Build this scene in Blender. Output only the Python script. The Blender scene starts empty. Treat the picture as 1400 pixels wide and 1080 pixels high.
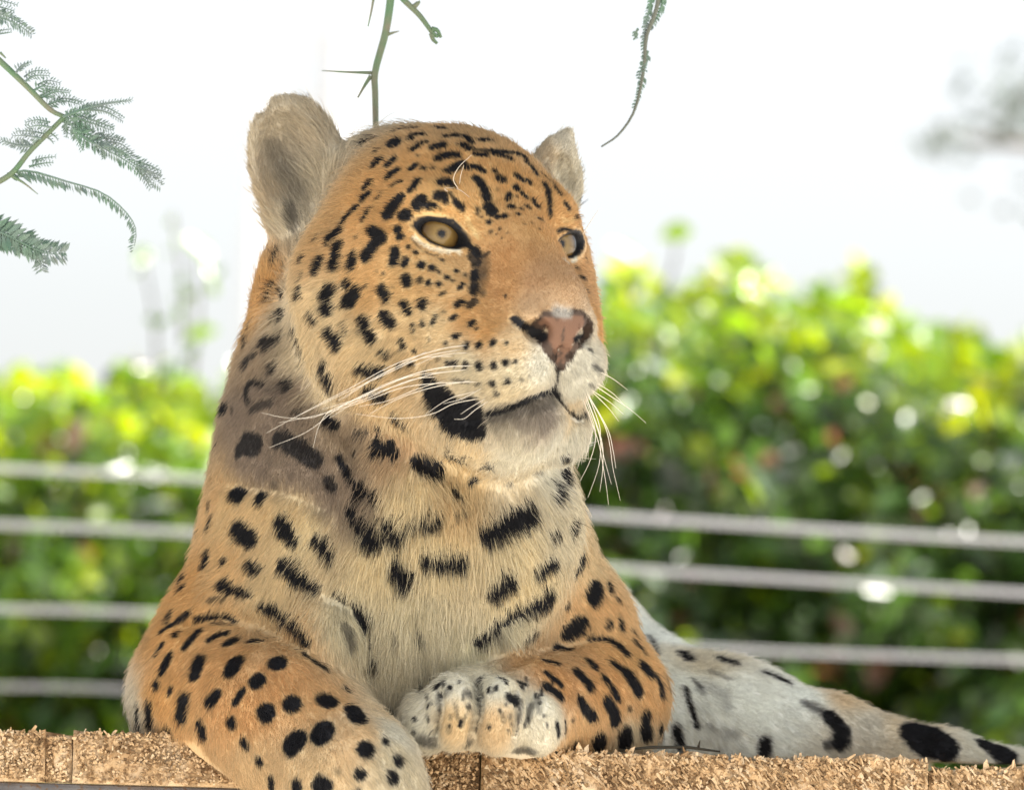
import bpy, math, random
import numpy as np
from mathutils import Vector, Matrix
from mathutils.bvhtree import BVHTree

random.seed(7)
rng = np.random.default_rng(11)
SC = bpy.context.scene
COL = SC.collection
R_ = math.radians

# ------------------------------------------------------------------ camera
S = 0.00055                      # metres per photo pixel at the jaguar's head
DIST = 5.0                       # camera to head
CAM = np.array([0.0, -5.0, 1.25])
PITCH, ROLL = R_(3.53), R_(1.6)
cam_d = bpy.data.cameras.new('camera')
cam = bpy.data.objects.new('camera', cam_d)
COL.objects.link(cam)
mw = Matrix.Translation(Vector(CAM)) @ Matrix.Rotation(R_(90) + PITCH, 4, 'X') @ Matrix.Rotation(ROLL, 4, 'Z')
cam.matrix_world = mw
cam_d.sensor_width = 36.0
cam_d.lens = 36.0 * DIST / (1400 * S)
cam_d.clip_start, cam_d.clip_end = 0.05, 2000
cam_d.dof.use_dof = True
cam_d.dof.focus_distance = DIST - 0.085
cam_d.dof.aperture_fstop = cam_d.lens / 34.0
SC.camera = cam
RX = np.array(mw.to_3x3() @ Vector((1, 0, 0)))
UP = np.array(mw.to_3x3() @ Vector((0, 1, 0)))
FW = np.array(mw.to_3x3() @ Vector((0, 0, -1)))

def P(x, y, d=0.0):
    """photo pixel + depth behind the head plane (in head-plane pixels) -> world point"""
    k = (DIST + d * S) / DIST * S
    return CAM + FW * (DIST + d * S) + RX * ((x - 700) * k) + UP * ((540 - y) * k)

def PM(x, y, dist):
    """photo pixel + distance along the view axis in metres"""
    return P(x, y, (dist - DIST) / S)

def to_px(W):
    q = np.asarray(W) - CAM
    z = q @ FW
    return 700 + (q @ RX) / z * DIST / S, 540 - (q @ UP) / z * DIST / S, (z - DIST) / S

# ------------------------------------------------------------------ sky, sun, exposure
SUN_EL, SUN_AZ = R_(58), R_(98)          # azimuth measured from +Y (behind the jaguar) towards +X
world = bpy.data.worlds.new('World')
SC.world = world
world.use_nodes = True
wn = world.node_tree.nodes
wl = world.node_tree.links
sky = wn.new('ShaderNodeTexSky')
sky.sky_type = 'NISHITA'
sky.sun_disc = False
sky.sun_elevation = SUN_EL
sky.sun_rotation = SUN_AZ
sky.air_density, sky.dust_density, sky.ozone_density = 1.0, 2.0, 1.0
hsv = wn.new('ShaderNodeHueSaturation')   # thin bright overcast: a paler sky
hsv.inputs['Saturation'].default_value = 0.20
bg = wn['Background']
bg.inputs['Strength'].default_value = 0.08
wl.new(sky.outputs[0], hsv.inputs['Color'])
wl.new(hsv.outputs[0], bg.inputs['Color'])

sun_d = bpy.data.lights.new('sun', 'SUN')
sun_d.energy = 5.0
sun_d.angle = R_(0.53)
sun_d.color = (1.0, 0.95, 0.86)
sun = bpy.data.objects.new('sun', sun_d)
COL.objects.link(sun)
sd = Vector((math.sin(SUN_AZ) * math.cos(SUN_EL), math.cos(SUN_AZ) * math.cos(SUN_EL), math.sin(SUN_EL)))
sun.rotation_euler = sd.to_track_quat('Z', 'Y').to_euler()
sun.location = (0, 0, 8)

SC.view_settings.view_transform = 'Standard'
SC.view_settings.look = 'None'
SC.view_settings.exposure = 1.62
SC.view_settings.gamma = 1.0
SC.view_settings.use_curve_mapping = False
SC.render.engine = 'CYCLES'
SC.cycles.use_denoising = True
SC.cycles.max_bounces = 8
SC.cycles.transparent_max_bounces = 8
SC.cycles_curves.shape = 'RIBBONS'
SC.cycles_curves.subdivisions = 2

# ------------------------------------------------------------------ helpers
def link(o, parent=None):
    COL.objects.link(o)
    if parent is not None:
        o.parent = parent
    return o

def empty(name, loc=(0, 0, 0), label=None, cat=None, group=None):
    o = bpy.data.objects.new(name, None)
    o.location = loc
    o.empty_display_size = 0.05
    COL.objects.link(o)
    if label: o['label'] = label
    if cat: o['category'] = cat
    if group: o['group'] = group
    return o

def mesh_obj(name, verts, faces, mats, parent=None, smooth=False, mat_idx=None):
    """verts in world space; a part gets its parent's location subtracted"""
    me = bpy.data.meshes.new(name)
    v = np.asarray(verts, dtype=np.float64).reshape(-1, 3)
    if parent is not None:
        off = np.array(parent.location)
        if parent.parent is not None:
            off = off + np.array(parent.parent.location)
        v = v - off
    if isinstance(faces, np.ndarray):
        n, k = faces.shape
        me.vertices.add(len(v)); me.vertices.foreach_set('co', v.astype(np.float32).ravel())
        me.loops.add(n * k); me.loops.foreach_set('vertex_index', faces.astype(np.int32).ravel())
        me.polygons.add(n)
        me.polygons.foreach_set('loop_start', np.arange(0, n * k, k, dtype=np.int32))
        me.update(calc_edges=True)
    else:
        me.from_pydata([tuple(p) for p in v], [], faces)
    me.validate()
    for m in (mats if isinstance(mats, (list, tuple)) else [mats]):
        me.materials.append(m)
    if smooth:
        me.polygons.foreach_set('use_smooth', np.ones(len(me.polygons), dtype=bool))
    if mat_idx is not None:
        me.polygons.foreach_set('material_index', np.asarray(mat_idx, dtype=np.int32))
    me.update()
    o = bpy.data.objects.new(name, me)
    return link(o, parent)

def tube(pts, rad, sides=6, cap=True):
    """tapered tube along a polyline -> verts, faces"""
    pts = np.asarray(pts, dtype=float)
    n = len(pts)
    rad = np.broadcast_to(np.asarray(rad, dtype=float), (n,))
    tan = np.gradient(pts, axis=0)
    tan /= np.linalg.norm(tan, axis=1)[:, None] + 1e-12
    ref = np.array([0.31, 0.77, 0.55])
    if abs(tan[0] @ ref) > 0.9: ref = np.array([0.9, -0.3, 0.2])
    V, Fc = [], []
    u = np.cross(tan[0], ref); u /= np.linalg.norm(u)
    for i in range(n):
        u = u - tan[i] * (u @ tan[i]); u /= np.linalg.norm(u) + 1e-12
        w = np.cross(tan[i], u)
        for k in range(sides):
            a = 2 * math.pi * k / sides
            V.append(pts[i] + rad[i] * (math.cos(a) * u + math.sin(a) * w))
    for i in range(n - 1):
        for k in range(sides):
            a, b = i * sides + k, i * sides + (k + 1) % sides
            Fc.append((a, b, b + sides, a + sides))
    if cap:
        Fc.append(tuple(range(sides))[::-1])
        Fc.append(tuple((n - 1) * sides + k for k in range(sides)))
    return V, Fc

def spline(ctrl, n):
    """Catmull-Rom through control points"""
    c = np.asarray(ctrl, dtype=float)
    c = np.vstack([2 * c[0] - c[1], c, 2 * c[-1] - c[-2]])
    m = len(c) - 3
    t = np.linspace(0, m - 1e-6, n)
    i = t.astype(int); f = (t - i)[:, None]
    p0, p1, p2, p3 = c[i], c[i + 1], c[i + 2], c[i + 3]
    return 0.5 * (2 * p1 + (p2 - p0) * f + (2 * p0 - 5 * p1 + 4 * p2 - p3) * f ** 2 + (3 * p1 - p0 - 3 * p2 + p3) * f ** 3)

class Bag:
    """collects verts and faces of ONE part"""
    def __init__(self): self.v, self.f, self.m = [], [], []
    def add(self, v, f, m=0):
        o = len(self.v)
        self.v.extend(v)
        self.f.extend(tuple(i + o for i in q) for q in f)
        self.m.extend([m] * len(f))
    def build(self, name, mats, parent=None, smooth=False):
        return mesh_obj(name, self.v, self.f, mats, parent, smooth, self.m)

def material(name, base=(0.5, 0.5, 0.5), rough=0.6, spec=0.4, **kw):
    m = bpy.data.materials.new(name)
    m.use_nodes = True
    b = m.node_tree.nodes['Principled BSDF']
    b.inputs['Base Color'].default_value = (*base, 1)
    b.inputs['Roughness'].default_value = rough
    b.inputs['Specular IOR Level'].default_value = spec
    for k, v in kw.items():
        b.inputs[k.replace('_', ' ')].default_value = v
    return m

def ramp_noise(m, scale, c0, c1, detail=6.0, lo=0.35, hi=0.65, target='Base Color', coord='Object', stretch=(1, 1, 1), mid=None):
    nt = m.node_tree
    b = nt.nodes['Principled BSDF']
    tc = nt.nodes.new('ShaderNodeTexCoord'); mp = nt.nodes.new('ShaderNodeMapping')
    mp.inputs['Scale'].default_value = stretch
    nz = nt.nodes.new('ShaderNodeTexNoise'); nz.inputs['Scale'].default_value = scale; nz.inputs['Detail'].default_value = detail
    cr = nt.nodes.new('ShaderNodeValToRGB')
    cr.color_ramp.elements[0].position = lo; cr.color_ramp.elements[1].position = hi
    cr.color_ramp.elements[0].color = (*c0, 1); cr.color_ramp.elements[1].color = (*c1, 1)
    if mid:
        e = cr.color_ramp.elements.new((lo + hi) / 2); e.color = (*mid, 1)
    nt.links.new(tc.outputs[coord], mp.inputs[0]); nt.links.new(mp.outputs[0], nz.inputs['Vector'])
    nt.links.new(nz.outputs[0], cr.inputs[0])
    nt.links.new(cr.outputs[0], b.inputs[target])
    return nz, cr, b

def bump(m, scale, strength, dist=0.002, detail=6, stretch=(1, 1, 1)):
    nt = m.node_tree
    b = nt.nodes['Principled BSDF']
    tc = nt.nodes.new('ShaderNodeTexCoord'); mp = nt.nodes.new('ShaderNodeMapping'); mp.inputs['Scale'].default_value = stretch
    nz = nt.nodes.new('ShaderNodeTexNoise'); nz.inputs['Scale'].default_value = scale; nz.inputs['Detail'].default_value = detail
    bp = nt.nodes.new('ShaderNodeBump'); bp.inputs['Strength'].default_value = strength; bp.inputs['Distance'].default_value = dist
    nt.links.new(tc.outputs['Object'], mp.inputs[0]); nt.links.new(mp.outputs[0], nz.inputs['Vector'])
    nt.links.new(nz.outputs[0], bp.inputs['Height']); nt.links.new(bp.outputs[0], b.inputs['Normal'])
# ------------------------------------------------------------------ setting
ZTOP = float(P(700, 1026, -100)[2])      # top of the platform boards
YFRONT = float(P(700, 1026, -105)[1])    # front edge of the platform

m_ground = material('ground_sand', (0.50, 0.47, 0.42), 0.95, 0.1)
ramp_noise(m_ground, 3.0, (0.42, 0.39, 0.35), (0.58, 0.55, 0.50), mid=(0.50, 0.47, 0.43))
gr = mesh_obj('ground', [(-900, -300, 0), (900, -300, 0), (900, 1500, 0), (-900, 1500, 0)], [(0, 1, 2, 3)], m_ground)
gr['kind'] = 'structure'

def value_noise2(u, v, seed):
    q = np.stack([u, v, np.zeros_like(u)], -1)
    sh = q.shape[:-1]
    i = np.floor(q.reshape(-1, 3)).astype(np.int64); f = q.reshape(-1, 3) - i
    f = f * f * (3 - 2 * f)
    o = np.zeros(len(f))
    for dx in (0, 1):
        for dy in (0, 1):
            h = ((i[:, 0] + dx) * 73856093) ^ ((i[:, 1] + dy) * 19349663) ^ (seed * 83492791)
            h = ((h * 1103515245 + 12345) >> 8) & 0xFFFF
            o += (f[:, 0] if dx else 1 - f[:, 0]) * (f[:, 1] if dy else 1 - f[:, 1]) * (h / 32767.5 - 1)
    return o.reshape(sh)

# ------------------------------------------------------------------ platform of thick boards, sawn ends towards the camera
def wood_mat(name, c0, c1, c2, sc=55):
    m = material(name, c1, 0.85, 0.15)
    ramp_noise(m, sc, c0, c2, detail=9, lo=0.30, hi=0.68, mid=c1, stretch=(1.0, 0.15, 0.55))
    bump(m, 420, 0.7, 0.0015, detail=8)
    # dark pits between torn fibres, and broad weathered stains
    nt = m.node_tree; b = nt.nodes['Principled BSDF']
    src = b.inputs['Base Color'].links[0].from_socket
    tc = nt.nodes.new('ShaderNodeTexCoord')
    def layer(node, lo, hi, col, amt, src):
        cr = nt.nodes.new('ShaderNodeValToRGB'); cr.color_ramp.elements[0].position = lo; cr.color_ramp.elements[1].position = hi
        nt.links.new(tc.outputs['Object'], node.inputs['Vector']); nt.links.new(node.outputs[0], cr.inputs[0])
        mu = nt.nodes.new('ShaderNodeMath'); mu.operation = 'MULTIPLY'; mu.inputs[1].default_value = amt
        nt.links.new(cr.outputs[0], mu.inputs[0])
        mx = nt.nodes.new('ShaderNodeMix'); mx.data_type = 'RGBA'; mx.inputs[7].default_value = (*col, 1)
        nt.links.new(mu.outputs[0], mx.inputs[0]); nt.links.new(src, mx.inputs[6])
        return mx.outputs[2]
    n1 = nt.nodes.new('ShaderNodeTexNoise'); n1.inputs['Scale'].default_value = 330; n1.inputs['Detail'].default_value = 3
    src = layer(n1, 0.56, 0.68, (0.16, 0.08, 0.03), 0.75, src)
    n2 = nt.nodes.new('ShaderNodeTexNoise'); n2.inputs['Scale'].default_value = 16; n2.inputs['Detail'].default_value = 5
    src = layer(n2, 0.52, 0.72, (0.30, 0.19, 0.11), 0.55, src)
    nt.links.new(src, b.inputs['Base Color'])
    return m
M_WOOD = wood_mat('board_wood', (0.36, 0.22, 0.11), (0.66, 0.46, 0.26), (0.78, 0.61, 0.41))
M_WOODD = wood_mat('board_wood_dark', (0.10, 0.06, 0.03), (0.30, 0.19, 0.10), (0.50, 0.34, 0.18))
M_CHIP = wood_mat('splinter_wood', (0.44, 0.28, 0.14), (0.70, 0.50, 0.29), (0.82, 0.66, 0.45), 60)
M_BEAM = wood_mat('beam_wood', (0.10, 0.095, 0.095), (0.16, 0.15, 0.15), (0.22, 0.21, 0.20), 30)

plat = empty('timber_platform', (0, YFRONT + 0.5, 0), 'rough timber platform of thick sawn boards with splintered ends, under the jaguar', 'platform')
zb0 = ZTOP - 60 * S
def xat(px): return float(P(px, 1026, -105)[0])
def board(x0, x1, dtop, thick, dfront, mat, seed, nchip, rough=0.0016):
    """one board, seen end-on: ragged front face with fibres, top running back"""
    X0, X1 = xat(x0), xat(x1)
    zt = ZTOP + dtop * S
    zb = zb0
    yf = YFRONT + dfront * S
    nx, nz = max(6, int((X1 - X0) / 0.0028)), 14
    u = np.linspace(0, 1, nx + 1); w = np.linspace(0, 1, nz + 1)
    uu, ww = np.meshgrid(u, w, indexing='ij')
    gx = X0 + (X1 - X0) * uu
    top = zt + 0.0030 * value_noise2(gx / 0.030, gx * 0, seed) + 0.0020 * value_noise2(gx / 0.009, gx * 0, seed + 7) + 0.0012 * value_noise2(gx / 0.0035, gx * 0, seed + 1)
    gz = zb + (top - zb) * ww
    edge = np.minimum(np.minimum(uu, 1 - uu) * (X1 - X0) / 0.006, 1)
    gy = yf - rough * (value_noise2(gx / 0.004, gz / 0.004, seed + 2) + 1.2 * value_noise2(gx / 0.011, gz / 0.010, seed + 3)) + (1 - edge) * 0.004 + 0.004 * np.maximum(0, ww - 0.93) / 0.07
    front = np.stack([gx, gy, gz], -1).reshape(-1, 3)
    V = list(front)
    idx = lambda i, j: i * (nz + 1) + j
    Fc = [(idx(i, j), idx(i + 1, j), idx(i + 1, j + 1), idx(i, j + 1)) for i in range(nx) for j in range(nz)]
    b0 = len(V)
    YB = YFRONT + 1.0
    for i in range(nx + 1): V.append((gx[i, 0], YB, zt)); V.append((gx[i, 0], YB, zb))
    for i in range(nx):
        Fc.append((idx(i, nz), idx(i + 1, nz), b0 + 2 * i + 2, b0 + 2 * i))
        Fc.append((idx(i + 1, 0), idx(i, 0), b0 + 2 * i + 1, b0 + 2 * i + 3))
        Fc.append((b0 + 2 * i, b0 + 2 * i + 2, b0 + 2 * i + 3, b0 + 2 * i + 1))
    Fc.append(tuple([idx(0, j) for j in range(nz + 1)] + [b0, b0 + 1]))
    Fc.append(tuple([idx(nx, j) for j in range(nz, -1, -1)] + [b0 + 2 * nx + 1, b0 + 2 * nx]))
    bo = mesh_obj('board', V, Fc, mat, plat)
    # torn fibres on the sawn end
    bag = Bag()
    r = np.random.default_rng(seed)
    for _ in range(nchip):
        cx = r.uniform(X0 + 0.002, X1 - 0.002)
        on_top = r.random() < 0.11
        cz = zt + r.uniform(-0.004, 0.001) if on_top else r.uniform(zb + 0.002, zt)
        c = np.array([cx, yf - r.uniform(-0.0005, 0.003), cz])
        a = r.normal(0, 0.8) + (0.35 if x0 > 600 else -0.1)
        ln = r.uniform(0.0010, 0.0034) * (r.choice([0.8, 1.0, 2.2], p=[.5, .35, .15]) if on_top else 1)
        dr = np.array([math.sin(a), -r.uniform(0.1, 0.9), math.cos(a)]) if on_top or r.random() < 0.3 else r.normal(0, 1, 3)
        if x0 > 600 and not on_top and r.random() < 0.55:       # slanting torn flakes
            dr = np.array([0.62 + r.normal(0, 0.22), -r.uniform(0.1, 0.5), -0.7 + r.normal(0, 0.2)]); ln *= 1.9
        dr /= np.linalg.norm(dr)
        s1 = np.cross(dr, r.normal(0, 1, 3)); s1 /= np.linalg.norm(s1); s2 = np.cross(dr, s1)
        wd, tk = r.uniform(0.0005, 0.0016), r.uniform(0.0004, 0.0011)
        e = c + dr * ln
        v = [c - s1 * wd - s2 * tk, c + s1 * wd - s2 * tk, c + s1 * wd + s2 * tk, c - s1 * wd + s2 * tk,
             e - s1 * wd * .7 - s2 * tk * .5, e + s1 * wd * .5 - s2 * tk * .5, e + s1 * wd * .3 + s2 * tk * .5, e - s1 * wd * .6 + s2 * tk * .5]
        bag.add(v, [(0, 1, 5, 4), (1, 2, 6, 5), (2, 3, 7, 6), (3, 0, 4, 7), (4, 5, 6, 7)], int(r.choice(3, p=[.45, .35, .2])))
    for _ in range(int((X1 - X0) / 0.011) if x0 > 600 else int((X1 - X0) / 0.03)):      # long splinters standing up from the top edge
        cx = r.uniform(X0 + 0.002, X1 - 0.002)
        c = np.array([cx, yf + r.uniform(0.0, 0.004), zt - 0.003])
        dr = np.array([r.normal(-0.25, 0.45), -r.uniform(0.0, 0.5), 1.0]); dr /= np.linalg.norm(dr)
        ln = 0.004 + 0.008 * r.random() ** 2
        s1 = np.cross(dr, [0, 1, 0]); s1 /= np.linalg.norm(s1); s2 = np.cross(dr, s1)
        wd, tk = r.uniform(0.0012, 0.0036), r.uniform(0.0005, 0.0012)
        e = c + dr * ln
        v = [c - s1 * wd - s2 * tk, c + s1 * wd - s2 * tk, c + s1 * wd + s2 * tk, c - s1 * wd + s2 * tk,
             e - s1 * wd * .7 - s2 * tk * .5, e + s1 * wd * .3 - s2 * tk * .5 - dr * ln * .25, e + s1 * wd * .3 + s2 * tk * .5 - dr * ln * .25, e - s1 * wd * .6 + s2 * tk * .5]
        bag.add(v, [(0, 1, 5, 4), (1, 2, 6, 5), (2, 3, 7, 6), (3, 0, 4, 7), (4, 5, 6, 7)], int(r.choice(3, p=[.5, .3, .2])))
    so = bag.build('splinters', [M_CHIP, M_WOOD, M_WOODD] if mat is M_WOOD else [M_WOOD, M_WOODD, M_WOODD], bo)
    so['kind'] = 'stuff'
board(-420, -8, 2, 60, 2, M_WOOD, 101, 500)
board(-6, 62, 6, 62, 0, M_WOOD, 102, 500)
board(62.5, 98, 0, 58, 7, M_WOOD, 103, 260, 0.003)
board(99.5, 568, 8, 60, -2, M_WOOD, 104, 2600, 0.0020)
board(569.5, 657, 3, 56, 5, M_WOODD, 105, 900, 0.0022)  # board in shade, the shade painted as darker wood
board(658.5, 1270, 0, 56, -3, M_WOOD, 106, 2900, 0.0024)
board(1271.5, 1301, -9, 50, 5, M_WOOD, 107, 240, 0.003)
board(1302.5, 1800, -6, 52, 0, M_WOOD, 108, 1800, 0.0024)
zb0 = ZTOP - 60 * S
def box(name, x0, x1, y0, y1, z0, z1, mat, parent, bev=0.003):
    V = []
    for z, t in ((z0, 0), (z1, 0)):
        V += [(x0, y0, z), (x1, y0, z), (x1, y1, z), (x0, y1, z)]
    o = mesh_obj(name, V, [(0, 3, 2, 1), (4, 5, 6, 7), (0, 1, 5, 4), (1, 2, 6, 5), (2, 3, 7, 6), (3, 0, 4, 7)], mat, parent)
    bm = o.modifiers.new('bevel', 'BEVEL'); bm.width = bev; bm.segments = 2
    return o
box('beam', xat(-420), xat(1800), YFRONT + 0.001, YFRONT + 0.055, zb0 - 0.10, zb0 - 0.0005, M_BEAM, plat)
box('beam', xat(-420), xat(1800), YFRONT + 0.9, YFRONT + 0.96, zb0 - 0.10, zb0 - 0.002, M_BEAM, plat)
for bx in (xat(-390), xat(1740)):
    for by in (YFRONT + 0.07, YFRONT + 0.80):
        box('post', bx - 0.05, bx + 0.05, by, by + 0.09, 0, zb0 - 0.003, M_BEAM, plat)
# small dry stick lying on the edge of the boards
V, Fc = tube([P(845, 1026, -98), P(890, 1021, -98), P(940, 1021, -98), P(985, 1027, -98)], [1.5 * S, 2.4 * S, 2.4 * S, 1.5 * S], 6)
V2, F2 = tube([P(955, 1021, -98), P(957, 1012, -100)], [2 * S, 0.8 * S], 5)
bg_ = Bag(); bg_.add(V, Fc); bg_.add(V2, F2)
st = bg_.build('stick', material('stick_bark', (0.05, 0.045, 0.035), 0.9, 0.1), None, True)
st['label'] = 'small dark dry stick lying on the splintered board edge beside the elbow'; st['category'] = 'stick'

# ------------------------------------------------------------------ foliage helpers
def leaf_material(name, rough=0.35, trans=0.45, spec=0.5):
    m = bpy.data.materials.new(name); m.use_nodes = True
    nt = m.node_tree; nt.nodes.clear()
    out = nt.nodes.new('ShaderNodeOutputMaterial')
    at = nt.nodes.new('ShaderNodeAttribute'); at.attribute_name = 'tint'
    b = nt.nodes.new('ShaderNodeBsdfPrincipled'); b.inputs['Roughness'].default_value = rough; b.inputs['Specular IOR Level'].default_value = spec
    tr = nt.nodes.new('ShaderNodeBsdfTranslucent')
    hs = nt.nodes.new('ShaderNodeHueSaturation'); hs.inputs['Hue'].default_value = 0.475; hs.inputs['Saturation'].default_value = 1.15; hs.inputs['Value'].default_value = 2.2
    mx = nt.nodes.new('ShaderNodeMixShader'); mx.inputs[0].default_value = trans
    nt.links.new(at.outputs['Color'], b.inputs['Base Color']); nt.links.new(at.outputs['Color'], hs.inputs['Color']); nt.links.new(hs.outputs[0], tr.inputs['Color'])
    nt.links.new(b.outputs[0], mx.inputs[1]); nt.links.new(tr.outputs[0], mx.inputs[2]); nt.links.new(mx.outputs[0], out.inputs['Surface'])
    return m

def leaf_cloud(name, C, size, tint, mat, parent, r, up=0.3, aspect=0.62, face=(0, 0, 0)):
    """many folded leaves in ONE foliage part. C centres, size per leaf, tint per leaf"""
    n = len(C)
    ax = r.normal(0, 1, (n, 3)); ax[:, 2] += 0.0; ax /= np.linalg.norm(ax, axis=1)[:, None]
    nn = r.normal(0, 1, (n, 3)); nn[:, 2] += up * 3; nn += np.array(face)
    nn -= ax * (nn * ax).sum(1)[:, None]; nn /= np.linalg.norm(nn, axis=1)[:, None]
    sd_ = np.cross(ax, nn)
    s = size[:, None]
    w = s * aspect * 0.5
    v0 = C - ax * s * .5; v1 = C + ax * s * .5 - nn * s * 0.06
    l1 = C - ax * s * .18 + sd_ * w + nn * s * .10; l2 = C + ax * s * .22 + sd_ * w * .8 + nn * s * .08
    r1 = C - ax * s * .18 - sd_ * w + nn * s * .10; r2 = C + ax * s * .22 - sd_ * w * .8 + nn * s * .08
    V = np.stack([v0, l1, l2, v1, r2, r1], 1).reshape(-1, 3)
    o = np.arange(n)[:, None] * 6
    F = np.concatenate([o + np.array([[0, 3, 2, 1]]), o + np.array([[0, 5, 4, 3]])])
    ob = mesh_obj(name, V, F, mat, parent, False)
    a = ob.data.color_attributes.new('tint', 'FLOAT_COLOR', 'POINT')
    a.data.foreach_set('color', np.hstack([np.repeat(tint, 6, 0), np.ones((n * 6, 1))]).astype(np.float32).ravel())
    return ob

def tints(n, r, pal, wts):
    pal = np.array(pal)
    t = pal[r.choice(len(pal), n, p=np.array(wts) / sum(wts))]
    return t * r.uniform(0.7, 1.3, (n, 1))
M_HEDGE = leaf_material('hedge_leaf', 0.30, 0.46, 1.0)
M_ACACIA = leaf_material('acacia_leaf', 0.5, 0.2, 0.3)
M_BARK = material('bark', (0.12, 0.09, 0.06), 0.9, 0.1)
ramp_noise(M_BARK, 30, (0.06, 0.05, 0.035), (0.18, 0.14, 0.10)); bump(M_BARK, 60, 0.6, 0.004)

# ------------------------------------------------------------------ hedge behind, in two stretches
HD = 9.4
def hedge(label, xs, tops, count, seed, pal, wts, shoots):
    r = np.random.default_rng(seed)
    x0, x1 = xs[0], xs[-1]
    base = PM((x0 + x1) / 2, 1026, HD + 0.3)
    ho = empty('hedge', (base[0], base[1], 0), label, 'hedge')
    px = r.uniform(x0, x1, count)
    top = np.interp(px, xs, tops)
    top += 16 * np.sin(px / 23.0 + seed) + 10 * np.sin(px / 9.0)
    t = r.random(count) ** 0.72
    py = top + (1500 - top) * t
    dep = HD + r.uniform(0, 0.75, count) + np.where(t < 0.08, 0.1, 0) + 0.10 * np.sin(px / 60.0) * np.sin(py / 47.0)
    C = np.array([PM(a, b, d) for a, b, d in zip(px, py, dep)])
    size = r.uniform(0.030, 0.062, count)
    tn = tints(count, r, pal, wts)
    young_sunlit = r.random(count) < np.clip(1.05 - (py - top) / 190.0, 0.06, 0.85)  # yellow tops: new growth, with sun glow through the leaves put into the tint
    tn[young_sunlit] = tints(int(young_sunlit.sum()), r, [(0.18, 0.27, 0.014), (0.25, 0.31, 0.014), (0.12, 0.23, 0.025)], [2, 1.3, 2.4])
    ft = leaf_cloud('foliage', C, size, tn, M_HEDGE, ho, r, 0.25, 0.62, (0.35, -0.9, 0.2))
    ft['kind'] = 'stuff'
    bag = Bag()
    for _ in range(34):
        a = r.uniform(x0, x1); tp = np.interp(a, xs, tops) + 60
        b0 = PM(a + r.uniform(-60, 60), 1500, HD + 0.4); b0[2] = 0
        V, Fc = tube(spline([b0, PM(a + r.uniform(-40, 40), 1100, HD + 0.4), PM(a, (1100 + tp) / 2, HD + r.uniform(0.2, 0.5)), PM(a + r.uniform(-50, 50), tp, HD + 0.4)], 9), np.linspace(0.014, 0.004, 9), 5)
        bag.add(V, Fc)
    bag.build('stems', M_BARK, ho, True)
    for (sx, sy, bx, by, lv) in shoots:
        so = Bag()
        pl = spline([PM(bx, by, HD + 0.2), PM((sx + bx) / 2 + 6, (sy + by) / 2, HD + 0.16), PM(sx, sy, HD + 0.15)], 8)
        V, Fc = tube(pl, np.linspace(0.0032, 0.0016, 8), 5)
        so.add(V, Fc)
        sh = so.build('shoot', M_BARK, ho, True)
        for (lx, ly, ls) in lv:
            lo_ = leaf_cloud('leaf', np.array([PM(lx, ly, HD + 0.15)]), np.array([ls]), np.array([[0.10, 0.20, 0.012]]), M_HEDGE, ho, r, 0.2, 0.7)
    return ho
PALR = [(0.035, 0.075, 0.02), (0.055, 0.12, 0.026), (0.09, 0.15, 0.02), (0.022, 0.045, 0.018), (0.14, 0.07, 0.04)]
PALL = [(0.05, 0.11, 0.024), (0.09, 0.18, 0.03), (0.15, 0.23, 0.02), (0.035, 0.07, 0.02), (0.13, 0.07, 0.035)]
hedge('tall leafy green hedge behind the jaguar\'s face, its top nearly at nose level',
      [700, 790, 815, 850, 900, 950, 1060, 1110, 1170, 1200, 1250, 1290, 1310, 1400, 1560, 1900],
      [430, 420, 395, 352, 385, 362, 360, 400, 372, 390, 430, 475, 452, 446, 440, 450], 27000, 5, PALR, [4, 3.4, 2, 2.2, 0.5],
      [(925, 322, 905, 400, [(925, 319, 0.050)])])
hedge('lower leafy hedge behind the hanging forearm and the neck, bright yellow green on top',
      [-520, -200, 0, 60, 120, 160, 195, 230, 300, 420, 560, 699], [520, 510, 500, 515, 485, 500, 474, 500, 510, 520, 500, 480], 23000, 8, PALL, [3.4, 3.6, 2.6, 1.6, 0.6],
      [(195, 350, 215, 520, [(195, 350, 0.036), (190, 372, 0.016), (208, 440, 0.024)]),
       (270, 338, 262, 520, [(270, 340, 0.054), (284, 368, 0.024), (292, 392, 0.030), (222, 438, 0.028), (274, 458, 0.055), (262, 480, 0.045), (258, 404, 0.024), (300, 372, 0.020), (246, 430, 0.030)]),
       (236, 290, 250, 470, [(233, 303, 0.020), (242, 330, 0.018), (228, 345, 0.016), (250, 385, 0.024), (236, 410, 0.022)])])

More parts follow.
